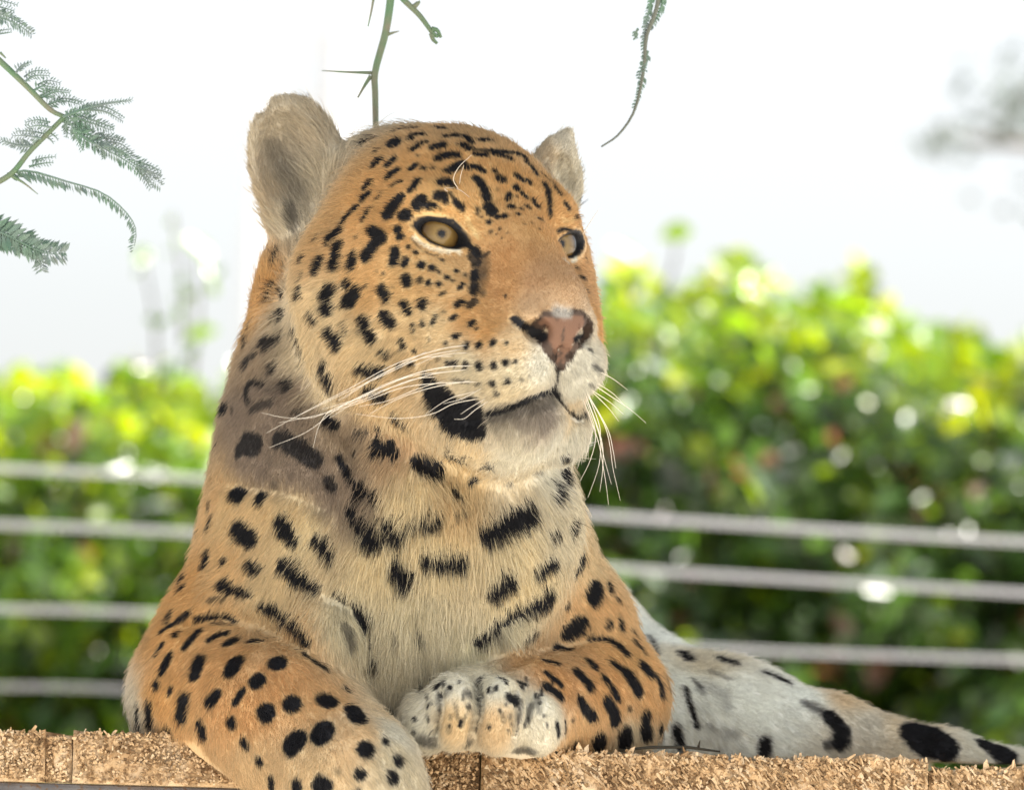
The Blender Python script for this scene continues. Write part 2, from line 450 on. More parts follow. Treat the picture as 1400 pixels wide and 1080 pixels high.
# ------------------------------------------------------------------ cable fence in front of the hedge
FD = 8.0
fence = empty('cable_fence', tuple([*PM(560, 1026, FD)[:2], 0]), 'galvanised fence of paired horizontal cables running behind the jaguar', 'fence')
M_STEEL = material('galvanised_steel', (0.50, 0.495, 0.52), 0.45, 0.5, Metallic=0.3)
bump(M_STEEL, 200, 0.15, 0.001)
for rad_, cpts in ((0.0017, [(-700, 606), (-100, 634), (0, 640), (300, 656), (560, 680), (810, 704), (1100, 723), (1400, 741), (1700, 756), (2100, 776)]),
                   (0.0016, [(-700, 690), (-100, 713), (0, 717), (260, 728), (560, 752), (830, 776), (1100, 793), (1400, 811), (1700, 828), (2100, 850)]),
                   (0.0013, [(-700, 815), (-100, 829), (0, 832), (230, 839), (560, 862), (1000, 888), (1400, 902), (1700, 915), (2100, 930)]),
                   (0.0007, [(-700, 922), (-100, 935), (0, 938), (180, 943), (560, 975), (1000, 1030), (1400, 1075), (2100, 1150)])):
    for dz in (-0.0022, 0.0022):
        pl = spline([PM(a, b, FD) for a, b in cpts], 60) + np.array([0, 0, dz])
        V, Fc = tube(pl, rad_, 8)
        mesh_obj('cable', V, Fc, M_STEEL, fence, True)
for pxp in (-480, 540, 1880):
    c = PM(pxp, 900, FD + 0.035)
    V, Fc = tube([(c[0], c[1], 0), (c[0], c[1], 0.8), (c[0], c[1], PM(pxp, 560 if pxp != 540 else 640, FD)[2])], 0.028, 12)
    mesh_obj('post', V, Fc, M_STEEL, fence, True)

# ------------------------------------------------------------------ lattice mast far off in the bright sky
MD = 80.0
M_POLE = material('mast_steel', (0.55, 0.56, 0.58), 0.7, 0.3)
mc = PM(392, 900, MD)
mast = empty('lattice_mast', (mc[0], mc[1], 0), 'pale steel lattice mast far off, blurred in the sky above the left ear', 'mast')
hw = (PM(446, 300, MD)[0] - PM(338, 300, MD)[0]) / 2
for sx in (-1, 1):
    for sy in (-1, 1):
        V, Fc = tube([(mc[0] + sx * hw, mc[1] + sy * hw, 0), (mc[0] + sx * hw, mc[1] + sy * hw, 10), (mc[0] + sx * hw * 0.95, mc[1] + sy * hw * 0.95, 22)], 0.13, 6)
        mesh_obj('leg', V, Fc, M_POLE, mast)
for k in range(22):
    z = k * 1.0
    for sy in (-1, 1):
        sg = 1 if k % 2 else -1
        V, Fc = tube([(mc[0] - sg * hw, mc[1] + sy * hw, z), (mc[0] + sg * hw, mc[1] + sy * hw, z + 1.0)], 0.09, 5)
        mesh_obj('brace', V, Fc, M_POLE, mast)

# ------------------------------------------------------------------ tree beyond, on the right: only the end of a limb reaches into view
r9 = np.random.default_rng(90)
TD = 13.0
tb = PM(1900, 1026, TD)
bt = empty('background_tree', (tb[0], tb[1], 0), 'slender grey leaved tree far behind, one leafy limb end in the sky', 'tree')
V, Fc = tube(spline([(tb[0], tb[1], 0), (tb[0] + 0.05, tb[1], 1.2), tuple(PM(1800, 420, TD)), tuple(PM(1700, 40, TD))], 12), np.linspace(0.08, 0.04, 12), 10)
mesh_obj('trunk', V, Fc, M_BARK, bt, True)
bag = Bag()
for q in ([(1790, 400), (1600, 200), (1460, 130), (1375, 130)], [(1600, 200), (1480, 200), (1380, 196), (1300, 188)]):
    V, Fc = tube(spline([PM(a, b, TD) for a, b in q], 10), np.linspace(0.02, 0.004, 10), 6)
    bag.add(V, Fc)
bag.build('limb', M_BARK, bt, True)
n = 420
cx = np.concatenate([r9.normal(1395, 34, 90), r9.normal(1310, 34, 40), r9.normal(1560, 90, 290)])
cy = np.concatenate([r9.normal(142, 34, 90), r9.normal(192, 12, 40), r9.normal(190, 90, 290)])
fo = leaf_cloud('foliage', np.array([PM(a, b, TD + d) for a, b, d in zip(cx, cy, r9.uniform(-.2, .3, n))]), r9.uniform(0.03, 0.055, n), tints(n, r9, [(0.10, 0.13, 0.12), (0.14, 0.16, 0.15)], [1, 1]), M_ACACIA, bt, r9, 0.2, 0.4)
fo['kind'] = 'stuff'

# ------------------------------------------------------------------ acacia that shades the platform; only hanging twigs reach into view
aca = empty('acacia_tree', (-1.75, 1.3, 0), 'thorny acacia with fine feathery leaves, its twigs hanging above the jaguar', 'tree')
ra_ = np.random.default_rng(31)
CC = np.array([0.92, 0.02, 2.98])
V, Fc = tube(spline([(-1.75, 1.3, 0), (-1.68, 1.28, 0.9), (-1.5, 1.22, 1.8), (-1.0, 1.1, 2.5), (-0.3, 0.95, 2.85)], 16), np.linspace(0.11, 0.05, 16), 12)
mesh_obj('trunk', V, Fc, M_BARK, aca, True)
for e in ((1.7, 0.1, 3.0), (1.2, 0.6, 3.05), (0.6, -0.5, 2.95), (0.9, 0.1, 3.2)):
    V, Fc = tube(spline([(-0.6, 1.02, 2.72), (0.1, 0.9, 2.9), e], 8), np.linspace(0.05, 0.015, 8), 8)
    mesh_obj('limb', V, Fc, M_BARK, aca, True)
n = 11000
q = ra_.normal(0, 1, (n, 3)); q /= np.linalg.norm(q, axis=1)[:, None]
q *= ra_.random((n, 1)) ** (1 / 2.6)
C = CC + q * np.array([1.10, 0.85, 0.36])
cr_ = leaf_cloud('crown', C, ra_.uniform(0.05, 0.09, n), tints(n, ra_, [(0.05, 0.08, 0.03), (0.07, 0.10, 0.035)], [1, 1]), M_ACACIA, aca, ra_, 0.6, 0.55)
cr_['kind'] = 'stuff'
M_TWIG = material('twig_green', (0.10, 0.16, 0.07), 0.6, 0.3)
ramp_noise(M_TWIG, 60, (0.12, 0.22, 0.12), (0.22, 0.21, 0.15))
M_LEAFLET = material('leaflet_green', (0.09, 0.15, 0.07), 0.6, 0.3, Transmission_Weight=0.0)
ramp_noise(M_LEAFLET, 40, (0.14, 0.24, 0.17), (0.22, 0.27, 0.26))
M_PALE = material('twig_dry', (0.16, 0.17, 0.14), 0.8, 0.2)

def stem(px, d, r0, r1, name, mat, parent, n=24, reach=None):
    pts = [P(a, b, d) for a, b in px]
    if reach is not None: pts = [np.array(reach), (np.array(reach) + pts[0]) / 2 + np.array([0.01, 0, 0.04])] + pts
    pl = spline(pts, n)
    V, Fc = tube(pl, np.linspace(r0, r1, n) * S, 7)
    return mesh_obj(name, V, Fc, mat, parent, True), pl

def pinna(px, d, parent, name='leaf', ll=11, gap=4.0, rr=1.6, side=(1, -1), tilt=0.7, seed=0, wmul=0.30, mat=None):
    """feathery leaf: rachis with two rows of tiny leaflets, one part"""
    r = np.random.default_rng(seed)
    pl = spline([P(a, b, d + 8 * math.sin(i)) for i, (a, b) in enumerate(px)], 60)
    seg = np.concatenate([[0], np.cumsum(np.linalg.norm(np.diff(pl, axis=0), axis=1))])
    bag = Bag()
    V, Fc = tube(pl[::4], np.linspace(rr, 0.5, len(pl[::4])) * S, 5)
    bag.add(V, Fc)
    m = int(seg[-1] / (gap * S))
    for i in range(1, m):
        s_ = seg[-1] * i / m
        c = np.array([np.interp(s_, seg, pl[:, k]) for k in range(3)])
        c2 = np.array([np.interp(min(s_ + 2 * S, seg[-1]), seg, pl[:, k]) for k in range(3)])
        t = c2 - c; t /= np.linalg.norm(t) + 1e-12
        for sgn in side:
            sdv = np.cross(t, FW) * sgn
            fall = 1 - 0.5 * (i / m)
            dr = sdv * r.uniform(0.6, 1.0) + t * tilt + FW * r.normal(0, 0.45); dr /= np.linalg.norm(dr)
            L_ = ll * S * fall * r.uniform(0.7, 1.15)
            wv = np.cross(dr, FW + r.normal(0, 0.4, 3)); wv /= np.linalg.norm(wv)
            w_ = L_ * wmul * 0.5
            e = c + dr * L_
            mid = c + dr * L_ * 0.55
            th = np.cross(dr, wv) * 0.4 * S
            v = [c, mid + wv * w_ + th, e, mid - wv * w_ + th, mid - th]
            bag.add(v, [(0, 1, 2), (0, 2, 3), (0, 4, 1), (0, 3, 4), (4, 2, 1), (4, 3, 2)])
    return bag.build(name, mat or M_LEAFLET, parent, False)

# twig on the left with its feathery leaves
tw, _ = stem([(-160, -60), (-60, 30), (0, 84), (40, 122), (68, 150), (88, 160)], 60, 6, 3.2, 'twig', M_TWIG, aca, reach=(-0.75, 0.35, 2.75))
stem([(88, 160), (66, 182), (40, 208), (15, 238), (-20, 258)], 60, 3.4, 4.2, 'twig', M_TWIG, aca)
stem([(14, 240), (32, 250), (52, 266)], 60, 2.6, 0.5, 'thorn', M_TWIG, aca, 8)
stem([(0, 72), (8, 80)], 60, 2, 1, 'thorn', M_TWIG, aca, 6)
LV = [([(86, 160), (120, 148), (150, 142), (182, 138)], 8, (1, -1)), ([(110, 150), (140, 152), (158, 160), (170, 168)], 8, (1, -1)),
      ([(88, 160), (112, 186), (140, 202), (175, 222), (222, 256)], 15, (1, -1)), ([(100, 160), (130, 170), (155, 180)], 13, (1, -1)), ([(128, 190), (150, 190), (172, 195)], 10, (1,)),
      ([(142, 200), (162, 204), (180, 216)], 9, (1, -1)), ([(186, 228), (205, 234), (222, 243)], 9, (1, -1)), ([(186, 230), (198, 244), (208, 260)], 9, (1, -1)),
      ([(10, 238), (40, 234), (90, 248), (140, 264), (172, 290), (186, 315), (182, 346)], 17, (-1,)), ([(40, 228), (56, 224), (75, 222)], 8, (1, -1)),
      ([(-40, 310), (0, 318), (34, 334), (62, 346), (90, 348)], 26, (1, -1)), ([(-30, 322), (10, 330), (50, 350), (56, 372)], 20, (1, -1)),
      ([(-40, 12), (0, 24), (24, 34), (46, 50)], 15, (1, -1)), ([(-30, 4), (0, 10), (22, 16)], 9, (1, -1)), ([(-20, 48), (4, 46), (18, 44)], 6, (1,)),
      ([(22, 100), (30, 90), (40, 87)], 8, (1, -1)), ([(34, 112), (48, 104), (70, 104)], 9, (1, -1)), ([(46, 124), (60, 118), (80, 122)], 10, (1, -1)), ([(56, 134), (76, 126), (98, 128)], 10, (1, -1)), ([(60, 146), (84, 138), (112, 144)], 10, (1, -1)),
      ([(70, 175), (52, 172), (34, 176)], 10, (1, -1)), ([(56, 190), (36, 186), (14, 186)], 10, (1, -1)), ([(46, 200), (26, 200), (0, 192)], 11, (1, -1)), ([(62, 186), (70, 192), (74, 198)], 7, (1,)), ([(88, 165), (92, 180), (90, 190)], 9, (1, -1)), ([(100, 176), (108, 194), (114, 208)], 9, (1, -1)), ([(130, 196), (140, 205), (143, 220)], 8, (1, -1))]
for i, (q, ll, sd_) in enumerate(LV):
    if i not in (8,):
        q2 = [(a + 5 * math.sin(i * 3.1) + 2, b - 5 + 3 * math.cos(i * 1.7)) for a, b in q]
        pinna(q2, 72 + (i % 4) * 7, aca, 'leaf', ll * 1.1, 4.2, 1.5, sd_, 0.6, 260 + i, 0.27)
    pinna(q, 60 + (i % 5) * 7 - 14, aca, 'leaf', ll * 1.3, 3.9, 2.0, sd_, 0.55, 200 + i, 0.27)
# bare thorny twig hanging down behind the crown of the head
stem([(548, -160), (540, -60), (534, 0), (527, 46), (513, 98), (513, 130), (514, 190)], 150, 7, 4.2, 'twig', M_TWIG, aca, 30, reach=(-0.25, 0.30, 2.75))
stem([(508, 100), (475, 99), (440, 97)], 150, 2.6, 0.5, 'thorn', M_TWIG, aca, 8)
stem([(507, 104), (498, 118), (489, 134)], 150, 3.2, 1.2, 'thorn', M_TWIG, aca, 8)
stem([(529, 48), (538, 45), (546, 43)], 150, 2.6, 0.6, 'thorn', M_TWIG, aca, 6)
stem([(536, -20), (552, 0), (574, 22), (592, 46), (600, 50)], 150, 5, 2.6, 'twig', M_TWIG, aca)
for q in ([(566, 10), (572, 4), (572, 2)], [(590, 46), (592, 54), (598, 60)], [(590, 40), (598, 42), (603, 52)]):
    stem(q, 150, 4.0, 2.0, 'bud', M_TWIG, aca, 6)
stem([(512, -10), (508, 14), (503, 37)], 150, 2.2, 0.9, 'thorn', M_TWIG, aca, 8)
# thin half-bare twig on the right
stem([(915, -150), (908, -60), (898, 10), (884, 50), (880, 95), (868, 150), (846, 184), (822, 201)], 170, 4.5, 1.2, 'twig', M_PALE, aca, 30, reach=(0.2, 0.35, 2.8))
for i, q in enumerate(([(900, -30), (886, 20), (880, 60), (882, 100)], [(910, -20), (904, 10), (894, 32), (882, 48)], [(886, 70), (878, 92), (872, 110)], [(880, 100), (874, 126), (866, 150)], [(872, 40), (868, 48), (870, 55)])):
    pinna(q, 165 + 6 * i, aca, 'leaf', 11, 4.5, 2.2, (1, -1), 0.9, 300 + i, 0.5)
# ------------------------------------------------------------------ jaguar: body as one implicit surface -> one mesh

# head frame: the head is turned 30 degrees to the viewer's right
HA = R_(30)
def H(l, f, u):
    """head-local pixels: lateral (+ viewer's right), forward, up -> world point"""
    return P(592 + f * math.sin(HA) + l * math.cos(HA), 330 - u + 0.075 * l, -f * math.cos(HA) + l * math.sin(HA))
HL = RX * math.cos(HA) + FW * math.sin(HA) - UP * 0.075
HL /= np.linalg.norm(HL)
HF = RX * math.sin(HA) - FW * math.cos(HA)
HU = np.cross(HL, HF); HU /= np.linalg.norm(HU)
if HU @ UP < 0: HU = -HU
HAX = np.stack([HL, HF, HU])

PRIMS = []
def rc(a, b, ra, rb, k=30, op='+'):
    PRIMS.append(('rc', np.asarray(a), np.asarray(b), ra * S, rb * S, k * S, op))
def el(c, r, ax=None, k=30, op='+'):
    ax = np.stack([RX, UP, FW]) if ax is None else ax
    PRIMS.append(('el', np.asarray(c), ax, np.asarray(r, dtype=float) * S, k * S, op))
def rot_axes(ax, i, deg):
    """rotate an axis triple about its own i-th axis"""
    q = np.array(Matrix.Rotation(R_(deg), 3, Vector(ax[i])))
    return np.stack([q @ v for v in ax])

CAMAX = np.stack([RX, UP, FW])
# --- neck, chest, trunk
rc(P(505, 400, 120), P(528, 520, 115), 150, 197, 40)
rc(P(528, 520, 115), P(533, 650, 105), 197, 230, 60)
rc(P(533, 650, 105), P(535, 790, 110), 232, 255, 60)
rc(P(535, 790, 110), P(535, 930, 150), 255, 270, 60)
rc(P(560, 820, 250), P(720, 900, 560), 250, 165, 60)
rc(P(720, 910, 560), P(915, 990, 400), 155, 105, 50)
el(P(620, 560, -20), (120, 120, 110), k=60)                      # throat
el(P(640, 720, -60), (150, 150, 120), k=70)                      # brisket
# --- hind leg stretched out to the right, tail behind
rc(P(895, 990, 330), P(1000, 994, 330), 112, 92, 50)
rc(P(1000, 994, 330), P(1130, 1012, 320), 92, 60, 40)
rc(P(1130, 1010, 320), P(1290, 1043, 310), 60, 42, 30)
rc(P(1290, 1043, 310), P(1440, 1068, 300), 44, 34, 30)
rc(P(1440, 1068, 300), P(1560, 1075, 270), 38, 44, 25)
rc(P(800, 960, 650), P(950, 1010, 1000), 60, 34, 40)
rc(P(950, 1010, 1000), P(1250, 1030, 1250), 34, 26, 20)
# --- shoulder + arm on the viewer's left: forearm hangs over the edge
rc(P(396, 740, 40), P(316, 880, 10), 104, 96, 44)
rc(P(316, 880, 10), P(272, 960, 0), 96, 86, 40)
rc(P(275, 945, -25), P(395, 985, -130), 98, 98, 30)
rc(P(395, 985, -130), P(480, 1062, -215), 98, 88, 30)
rc(P(480, 1062, -215), P(540, 1170, -245), 88, 72, 30)
rc(P(540, 1170, -245), P(556, 1255, -252), 72, 82, 30)           # paw, below the picture
for i, (tx, td) in enumerate(((510, -250), (548, -290), (588, -290), (622, -250))):
    rc(P(tx, 1255, td), P(tx + 6, 1310, td - 8), 34, 32, 14)
el(P(452, 868, -110), (62, 72, 60), k=26)                        # fold of the armpit
# --- shoulder + arm on the viewer's right: forearm folded inwards
rc(P(700, 740, 60), P(770, 860, 70), 92, 90, 40)
rc(P(770, 860, 70), P(816, 960, 60), 90, 84, 36)
rc(P(825, 955, 40), P(715, 968, -95), 90, 66, 26)
rc(P(715, 968, -95), P(655, 968, -140), 66, 56, 22)
for (tx, ty, td, rx, ry, rd) in ((584, 986, -152, 38, 42, 44), (622, 973, -172, 42, 51, 52),
                                 (680, 977, -172, 38, 53, 54), (736, 987, -140, 34, 45, 48)):
    el(P(tx, ty, td), (rx, ry, rd), k=6)
# --- head
el(H(-4, 40, 8), (166, 172, 150), HAX, 40)                       # skull
for s in (-1, 1):
    rc(H(s * (118 if s < 0 else 112), 20, -66), H(s * (108 if s < 0 else 100), 60, -146), 102 if s < 0 else 98, 92, 40)   # cheeks
    el(H(s * (82 if s < 0 else 76), 150, 42), (62 if s < 0 else 54, 60, 44), HAX, 26)                # brow
    rc(H(s * (130 if s < 0 else 118), 120, -10), H(s * (110 if s < 0 else 100), 150, -70), 50 if s < 0 else 42, 50 if s < 0 else 44, 34)   # cheek bone
    rc(H(s * 40, 300, -162), H(s * 60, 215, -160), 50 if s > 0 else 56, 62, 24)   # whisker pad
    rc(H(s * 60, 225, -250), H(s * 85, 90, -215), 48, 70, 30)    # jaw
for s in (-1, 1):
    rc(H(s * 98, 120, -55), H(s * 78, 205, -105), 66, 56, 44)    # hollow under the eye
el(P(545, 268, 60), (102, 92, 100), k=50)
rc(H(0, 150, 25), H(0, 322, -84), 68, 48, 34)                    # bridge of the nose
rc(H(0, 170, -60), H(0, 290, -120), 86, 52, 34)                  # muzzle core
el(H(0, 336, -112), (58, 34, 38), HAX, 14)                       # nose
rc(H(-16, 268, -246), H(-5, 200, -258), 50, 60, 34)                 # chin
rc(H(-34, 268, -236), H(4, 274, -238), 38, 36, 26)
# eyes: lids, then almond openings
EYES = []
for s in (-1, 1):
    c = H(s * 90, 164, 0)
    look = HF * 0.93 + HL * s * 0.30 + HU * 0.08
    look /= np.linalg.norm(look)
    a0 = np.cross(HU, look); a0 /= np.linalg.norm(a0)
    if a0 @ HL < 0: a0 = -a0
    a2 = np.cross(a0, look); a2 /= np.linalg.norm(a2)
    if a2 @ HU < 0: a2 = -a2
    ax = np.stack([a0, look, a2])
    el(c - look * 4 * S, (52, 44, 44), ax, 22)
    axr = rot_axes(ax, 1, 18 * s)
    EYES.append((c, ax, axr, s))
for c, ax, axr, s in EYES:
    el(c + ax[1] * 40 * S - ax[2] * 1.5 * S, (35, 26, 14.5), axr, 5, '-')
# nostrils
el(H(-38, 354, -126), (17, 22, 17), HAX, 6, '-')
el(H(36, 354, -126), (14, 22, 15), HAX, 6, '-')
# --- ears (cupped shells)
axl = np.stack([RX * 0.93 + FW * 0.2 + UP * 0.22, UP * 0.96 - RX * 0.25, FW])
axl[0] /= np.linalg.norm(axl[0]); axl[1] -= axl[0] * (axl[1] @ axl[0]); axl[1] /= np.linalg.norm(axl[1]); axl[2] = np.cross(axl[0], axl[1])
if axl[2] @ FW < 0: axl[2] = -axl[2]
el(P(407, 226, 55), (66, 97, 30), axl, 20)
el(P(397, 220, 14), (54, 86, 52), axl, 8, '-')
el(P(350, 145, 50), (20, 14, 70), axl, 3, '-')
el(P(448, 262, 84), (40, 78, 40), axl, 30)
el(P(408, 296, 80), (44, 44, 40), axl, 26)
axr_ = np.stack([RX * 0.75 + FW * 0.55 + UP * 0.25, UP * 0.95 + RX * 0.28, FW])
axr_[0] /= np.linalg.norm(axr_[0]); axr_[1] -= axr_[0] * (axr_[1] @ axr_[0]); axr_[1] /= np.linalg.norm(axr_[1]); axr_[2] = np.cross(axr_[0], axr_[1])
if axr_[2] @ FW < 0: axr_[2] = -axr_[2]
rc(P(725, 290, 60), P(752, 250, 86), 60, 34, 24)
el(P(762, 246, 90), (31, 60, 27), axr_, 18)
rc(P(752, 244, 90), P(776, 184, 90), 30, 8, 22)
el(P(777, 240, 56), (21, 46, 27), axr_, 6, '-')

def sd_prim(p, pr):
    if pr[0] == 'rc':
        _, a, b, ra, rb = pr[:5]
        ba = b - a
        t = np.clip(((p - a) @ ba) / (ba @ ba), 0, 1)
        return np.linalg.norm(p - (a + t[..., None] * ba), axis=-1) - (ra + (rb - ra) * t)
    _, c, ax, r = pr[:4]
    q = (p - c) @ ax.T
    k0 = np.linalg.norm(q / r, axis=-1)
    k1 = np.linalg.norm(q / (r * r), axis=-1)
    return k0 * (k0 - 1.0) / np.maximum(k1, 1e-9)

def bound(pr):
    if pr[0] == 'rc':
        a, b, m = pr[1], pr[2], max(pr[3], pr[4])
        return np.minimum(a, b) - m, np.maximum(a, b) + m
    c, m = pr[1], np.sqrt(((pr[2] * pr[3][:, None]) ** 2).sum(0))
    return c - m, c + m

VOX = 0.0024
lo = np.min([bound(p)[0] for p in PRIMS if p[-1] == '+'], axis=0) - 0.02
hi = np.max([bound(p)[1] for p in PRIMS if p[-1] == '+'], axis=0) + 0.02
NG = np.ceil((hi - lo) / VOX).astype(int) + 1
G = np.full(NG, 0.08, dtype=np.float32)
axs = [lo[i] + np.arange(NG[i]) * VOX for i in range(3)]
for pr in PRIMS:
    b0, b1 = bound(pr)
    m = pr[-2] + 0.03
    i0 = np.maximum(((b0 - m - lo) / VOX).astype(int), 0)
    i1 = np.minimum(((b1 + m - lo) / VOX).astype(int) + 2, NG)
    sl = tuple(slice(a, b) for a, b in zip(i0, i1))
    p = np.stack(np.meshgrid(*[axs[i][sl[i]] for i in range(3)], indexing='ij'), axis=-1)
    d = sd_prim(p, pr).astype(np.float32)
    f, k = G[sl], pr[-2]
    if pr[-1] == '+':
        h = np.maximum(k - np.abs(f - d), 0) / k
        G[sl] = np.minimum(f, d) - h * h * k * 0.25
    else:
        h = np.maximum(k - np.abs(f + d), 0) / k
        G[sl] = np.maximum(f, -d) + h * h * k * 0.25
# rest on the boards: nothing of the body goes into the platform
gy, gz = axs[1][None, :, None], axs[2][None, None, :]
G = np.maximum(G, np.minimum(ZTOP + 0.002 - gz, gy - (YFRONT - 0.003)).astype(np.float32))

def surface_nets(G):
    ins = G < 0
    c = ins[:-1, :-1, :-1]
    anyd = np.zeros(c.shape, bool)
    for dx in (0, 1):
        for dy in (0, 1):
            for dz in (0, 1):
                anyd |= ins[dx:dx + c.shape[0], dy:dy + c.shape[1], dz:dz + c.shape[2]] != c
    idx = np.argwhere(anyd)
    cid = np.full(c.shape, -1, np.int32)
    cid[tuple(idx.T)] = np.arange(len(idx))
    offs = np.array([[a, b, d] for a in (0, 1) for b in (0, 1) for d in (0, 1)])
    val = np.stack([G[tuple((idx + o).T)] for o in offs], 1)
    acc = np.zeros((len(idx), 3)); cnt = np.zeros(len(idx))
    for i in range(8):
        for j in range(i + 1, 8):
            if np.abs(offs[i] - offs[j]).sum() == 1:
                a, b = val[:, i], val[:, j]
                m = (a < 0) != (b < 0)
                t = np.where(m, a / np.where(m, a - b, 1), 0)
                acc += np.where(m[:, None], offs[i] + t[:, None] * (offs[j] - offs[i]), 0)
                cnt += m
    V = idx + acc / cnt[:, None]
    Fs = []
    for ax in range(3):
        u, v = (ax + 1) % 3, (ax + 2) % 3
        sh = [slice(None)] * 3
        a = list(sh); b = list(sh)
        a[ax] = slice(0, -1); b[ax] = slice(1, None)
        A, B = ins[tuple(a)], ins[tuple(b)]
        e = np.argwhere(A != B)
        e = e[(e[:, u] > 0) & (e[:, v] > 0) & (e[:, u] < c.shape[u]) & (e[:, v] < c.shape[v])]
        flip = A[tuple(e.T)]
        def cell(du, dv):
            q = e.copy(); q[:, u] -= du; q[:, v] -= dv
            return cid[tuple(q.T)]
        q = np.stack([cell(1, 1), cell(0, 1), cell(0, 0), cell(1, 0)], 1)
        q[~flip] = q[~flip][:, ::-1]
        Fs.append(q)
    return V, np.concatenate(Fs)

BV, BF = surface_nets(G)
BV = lo + BV * VOX
del G
def vnormals(V, F):
    n = np.cross(V[F[:, 2]] - V[F[:, 0]], V[F[:, 3]] - V[F[:, 1]])
    N = np.zeros_like(V)
    for k in range(4):
        for a in range(3):
            N[:, a] += np.bincount(F[:, k], n[:, a], len(V))
    return N / (np.linalg.norm(N, axis=1)[:, None] + 1e-15)
def smooth_mesh(V, F, it, w=0.5):
    for _ in range(it):
        A = np.zeros_like(V); c = np.bincount(F.ravel(), minlength=len(V)) * 2.0
        for k in range(4):
            for j in (1, 3):
                for a in range(3):
                    A[:, a] += np.bincount(F[:, k], V[F[:, (k + j) % 4], a], len(V))
        V = V + w * (A / c[:, None] - V)
    return V
BV = smooth_mesh(BV, BF, 2)
BN = vnormals(BV, BF)

def cast(bvh, x, y):
    o = P(x, y, -3000)
    d = P(x, y, 0) - o
    h = bvh.ray_cast(Vector(o), Vector(d / np.linalg.norm(d)))
    return (np.array(h[0]), np.array(h[1])) if h[0] is not None else (None, None)

bvh0 = BVHTree.FromPolygons(BV.tolist(), BF.tolist())
# creases and swellings worked into the surface: (sigma px, amount px, photo points along the stroke)
STROKES = [
    (5, -7, 640, 574, 668, 566, 700, 556, 728, 544, 752, 534),              # mouth
    (5, -7, 758, 534, 772, 552, 782, 566, 796, 570),
    (4, -7, 768, 478, 764, 500, 762, 520, 756, 534),                         # lip cleft
    (10, 5, 640, 552, 690, 535, 735, 520),                                   # upper lip swell
    (7, -6, 702, 436, 716, 446, 728, 456),                                   # nostril wing
    (5, -4, 568, 330, 585, 344, 605, 349, 630, 346),                         # under the eye
    (5, -4, 562, 303, 590, 293, 615, 292, 636, 305),                         # above the eye
    (5, -17, 652, 926, 656, 955, 652, 985, 645, 1010),                        # toes
    (5, -16, 704, 940, 709, 970, 706, 1008),
    (4.5, -12, 600, 945, 602, 975, 594, 1005),
    (8, -9, 250, 852, 300, 842, 350, 850, 410, 880),                         # bend of the elbow
    (8, -9, 690, 912, 740, 888, 790, 872, 830, 866),
    (9, -10, 455, 812, 490, 835, 506, 870, 506, 915),                        # armpit fold
    (12, -10, 470, 590, 500, 660, 530, 720, 560, 770),                       # throat folds
    (12, -9, 420, 590, 450, 650, 490, 720),
    (10, -8, 640, 880, 690, 850, 740, 820),
    (14, 8, 560, 640, 600, 690, 640, 730),
    (8, -6, 290, 655, 330, 662, 380, 668, 440, 690),                         # collar fold
    (12, -10, 560, 830, 580, 890, 590, 925),                                 # breast furrow
    (18, -9, 384, 380, 388, 440, 405, 500, 440, 545, 500, 585, 560, 600),   # edge of the cheek ruff
    (14, 8, 415, 400, 420, 450, 435, 495, 470, 535),
]
for st in STROKES:
    sg, am = st[0] * S, st[1] * S
    pl = spline(np.array(st[2:]).reshape(-1, 2), 24)
    w3 = [cast(bvh0, *q)[0] for q in pl]
    w3 = [q for q in w3 if q is not None]
    if len(w3) < 3: continue
    w3 = np.array(w3)
    c0, c1 = w3.min(0) - 3 * sg, w3.max(0) + 3 * sg
    sel = np.where(((BV > c0) & (BV < c1)).all(1))[0]
    d2 = np.min(((BV[sel][:, None, :] - w3[None]) ** 2).sum(-1), axis=1)
    BV[sel] += BN[sel] * (am * np.exp(-d2 / (2 * sg * sg)))[:, None]
BN = vnormals(BV, BF)
bvh1 = BVHTree.FromPolygons(BV.tolist(), BF.tolist())
print('body', len(BV), len(BF))
# ------------------------------------------------------------------ coat: base colours, spots and hair flow, set as places on the body
def lin(c):
    c = np.asarray(c, dtype=float) / 255.0
    return np.where(c <= 0.04045, c / 12.92, ((c + 0.055) / 1.055) ** 2.4)
def coat_lin(c):
    # fur lets light pass from hair to hair, which deepens its colour: single hairs are paler
    return 0.91 * lin(c) ** 0.73 * np.array([0.99, 1.02, 0.98])

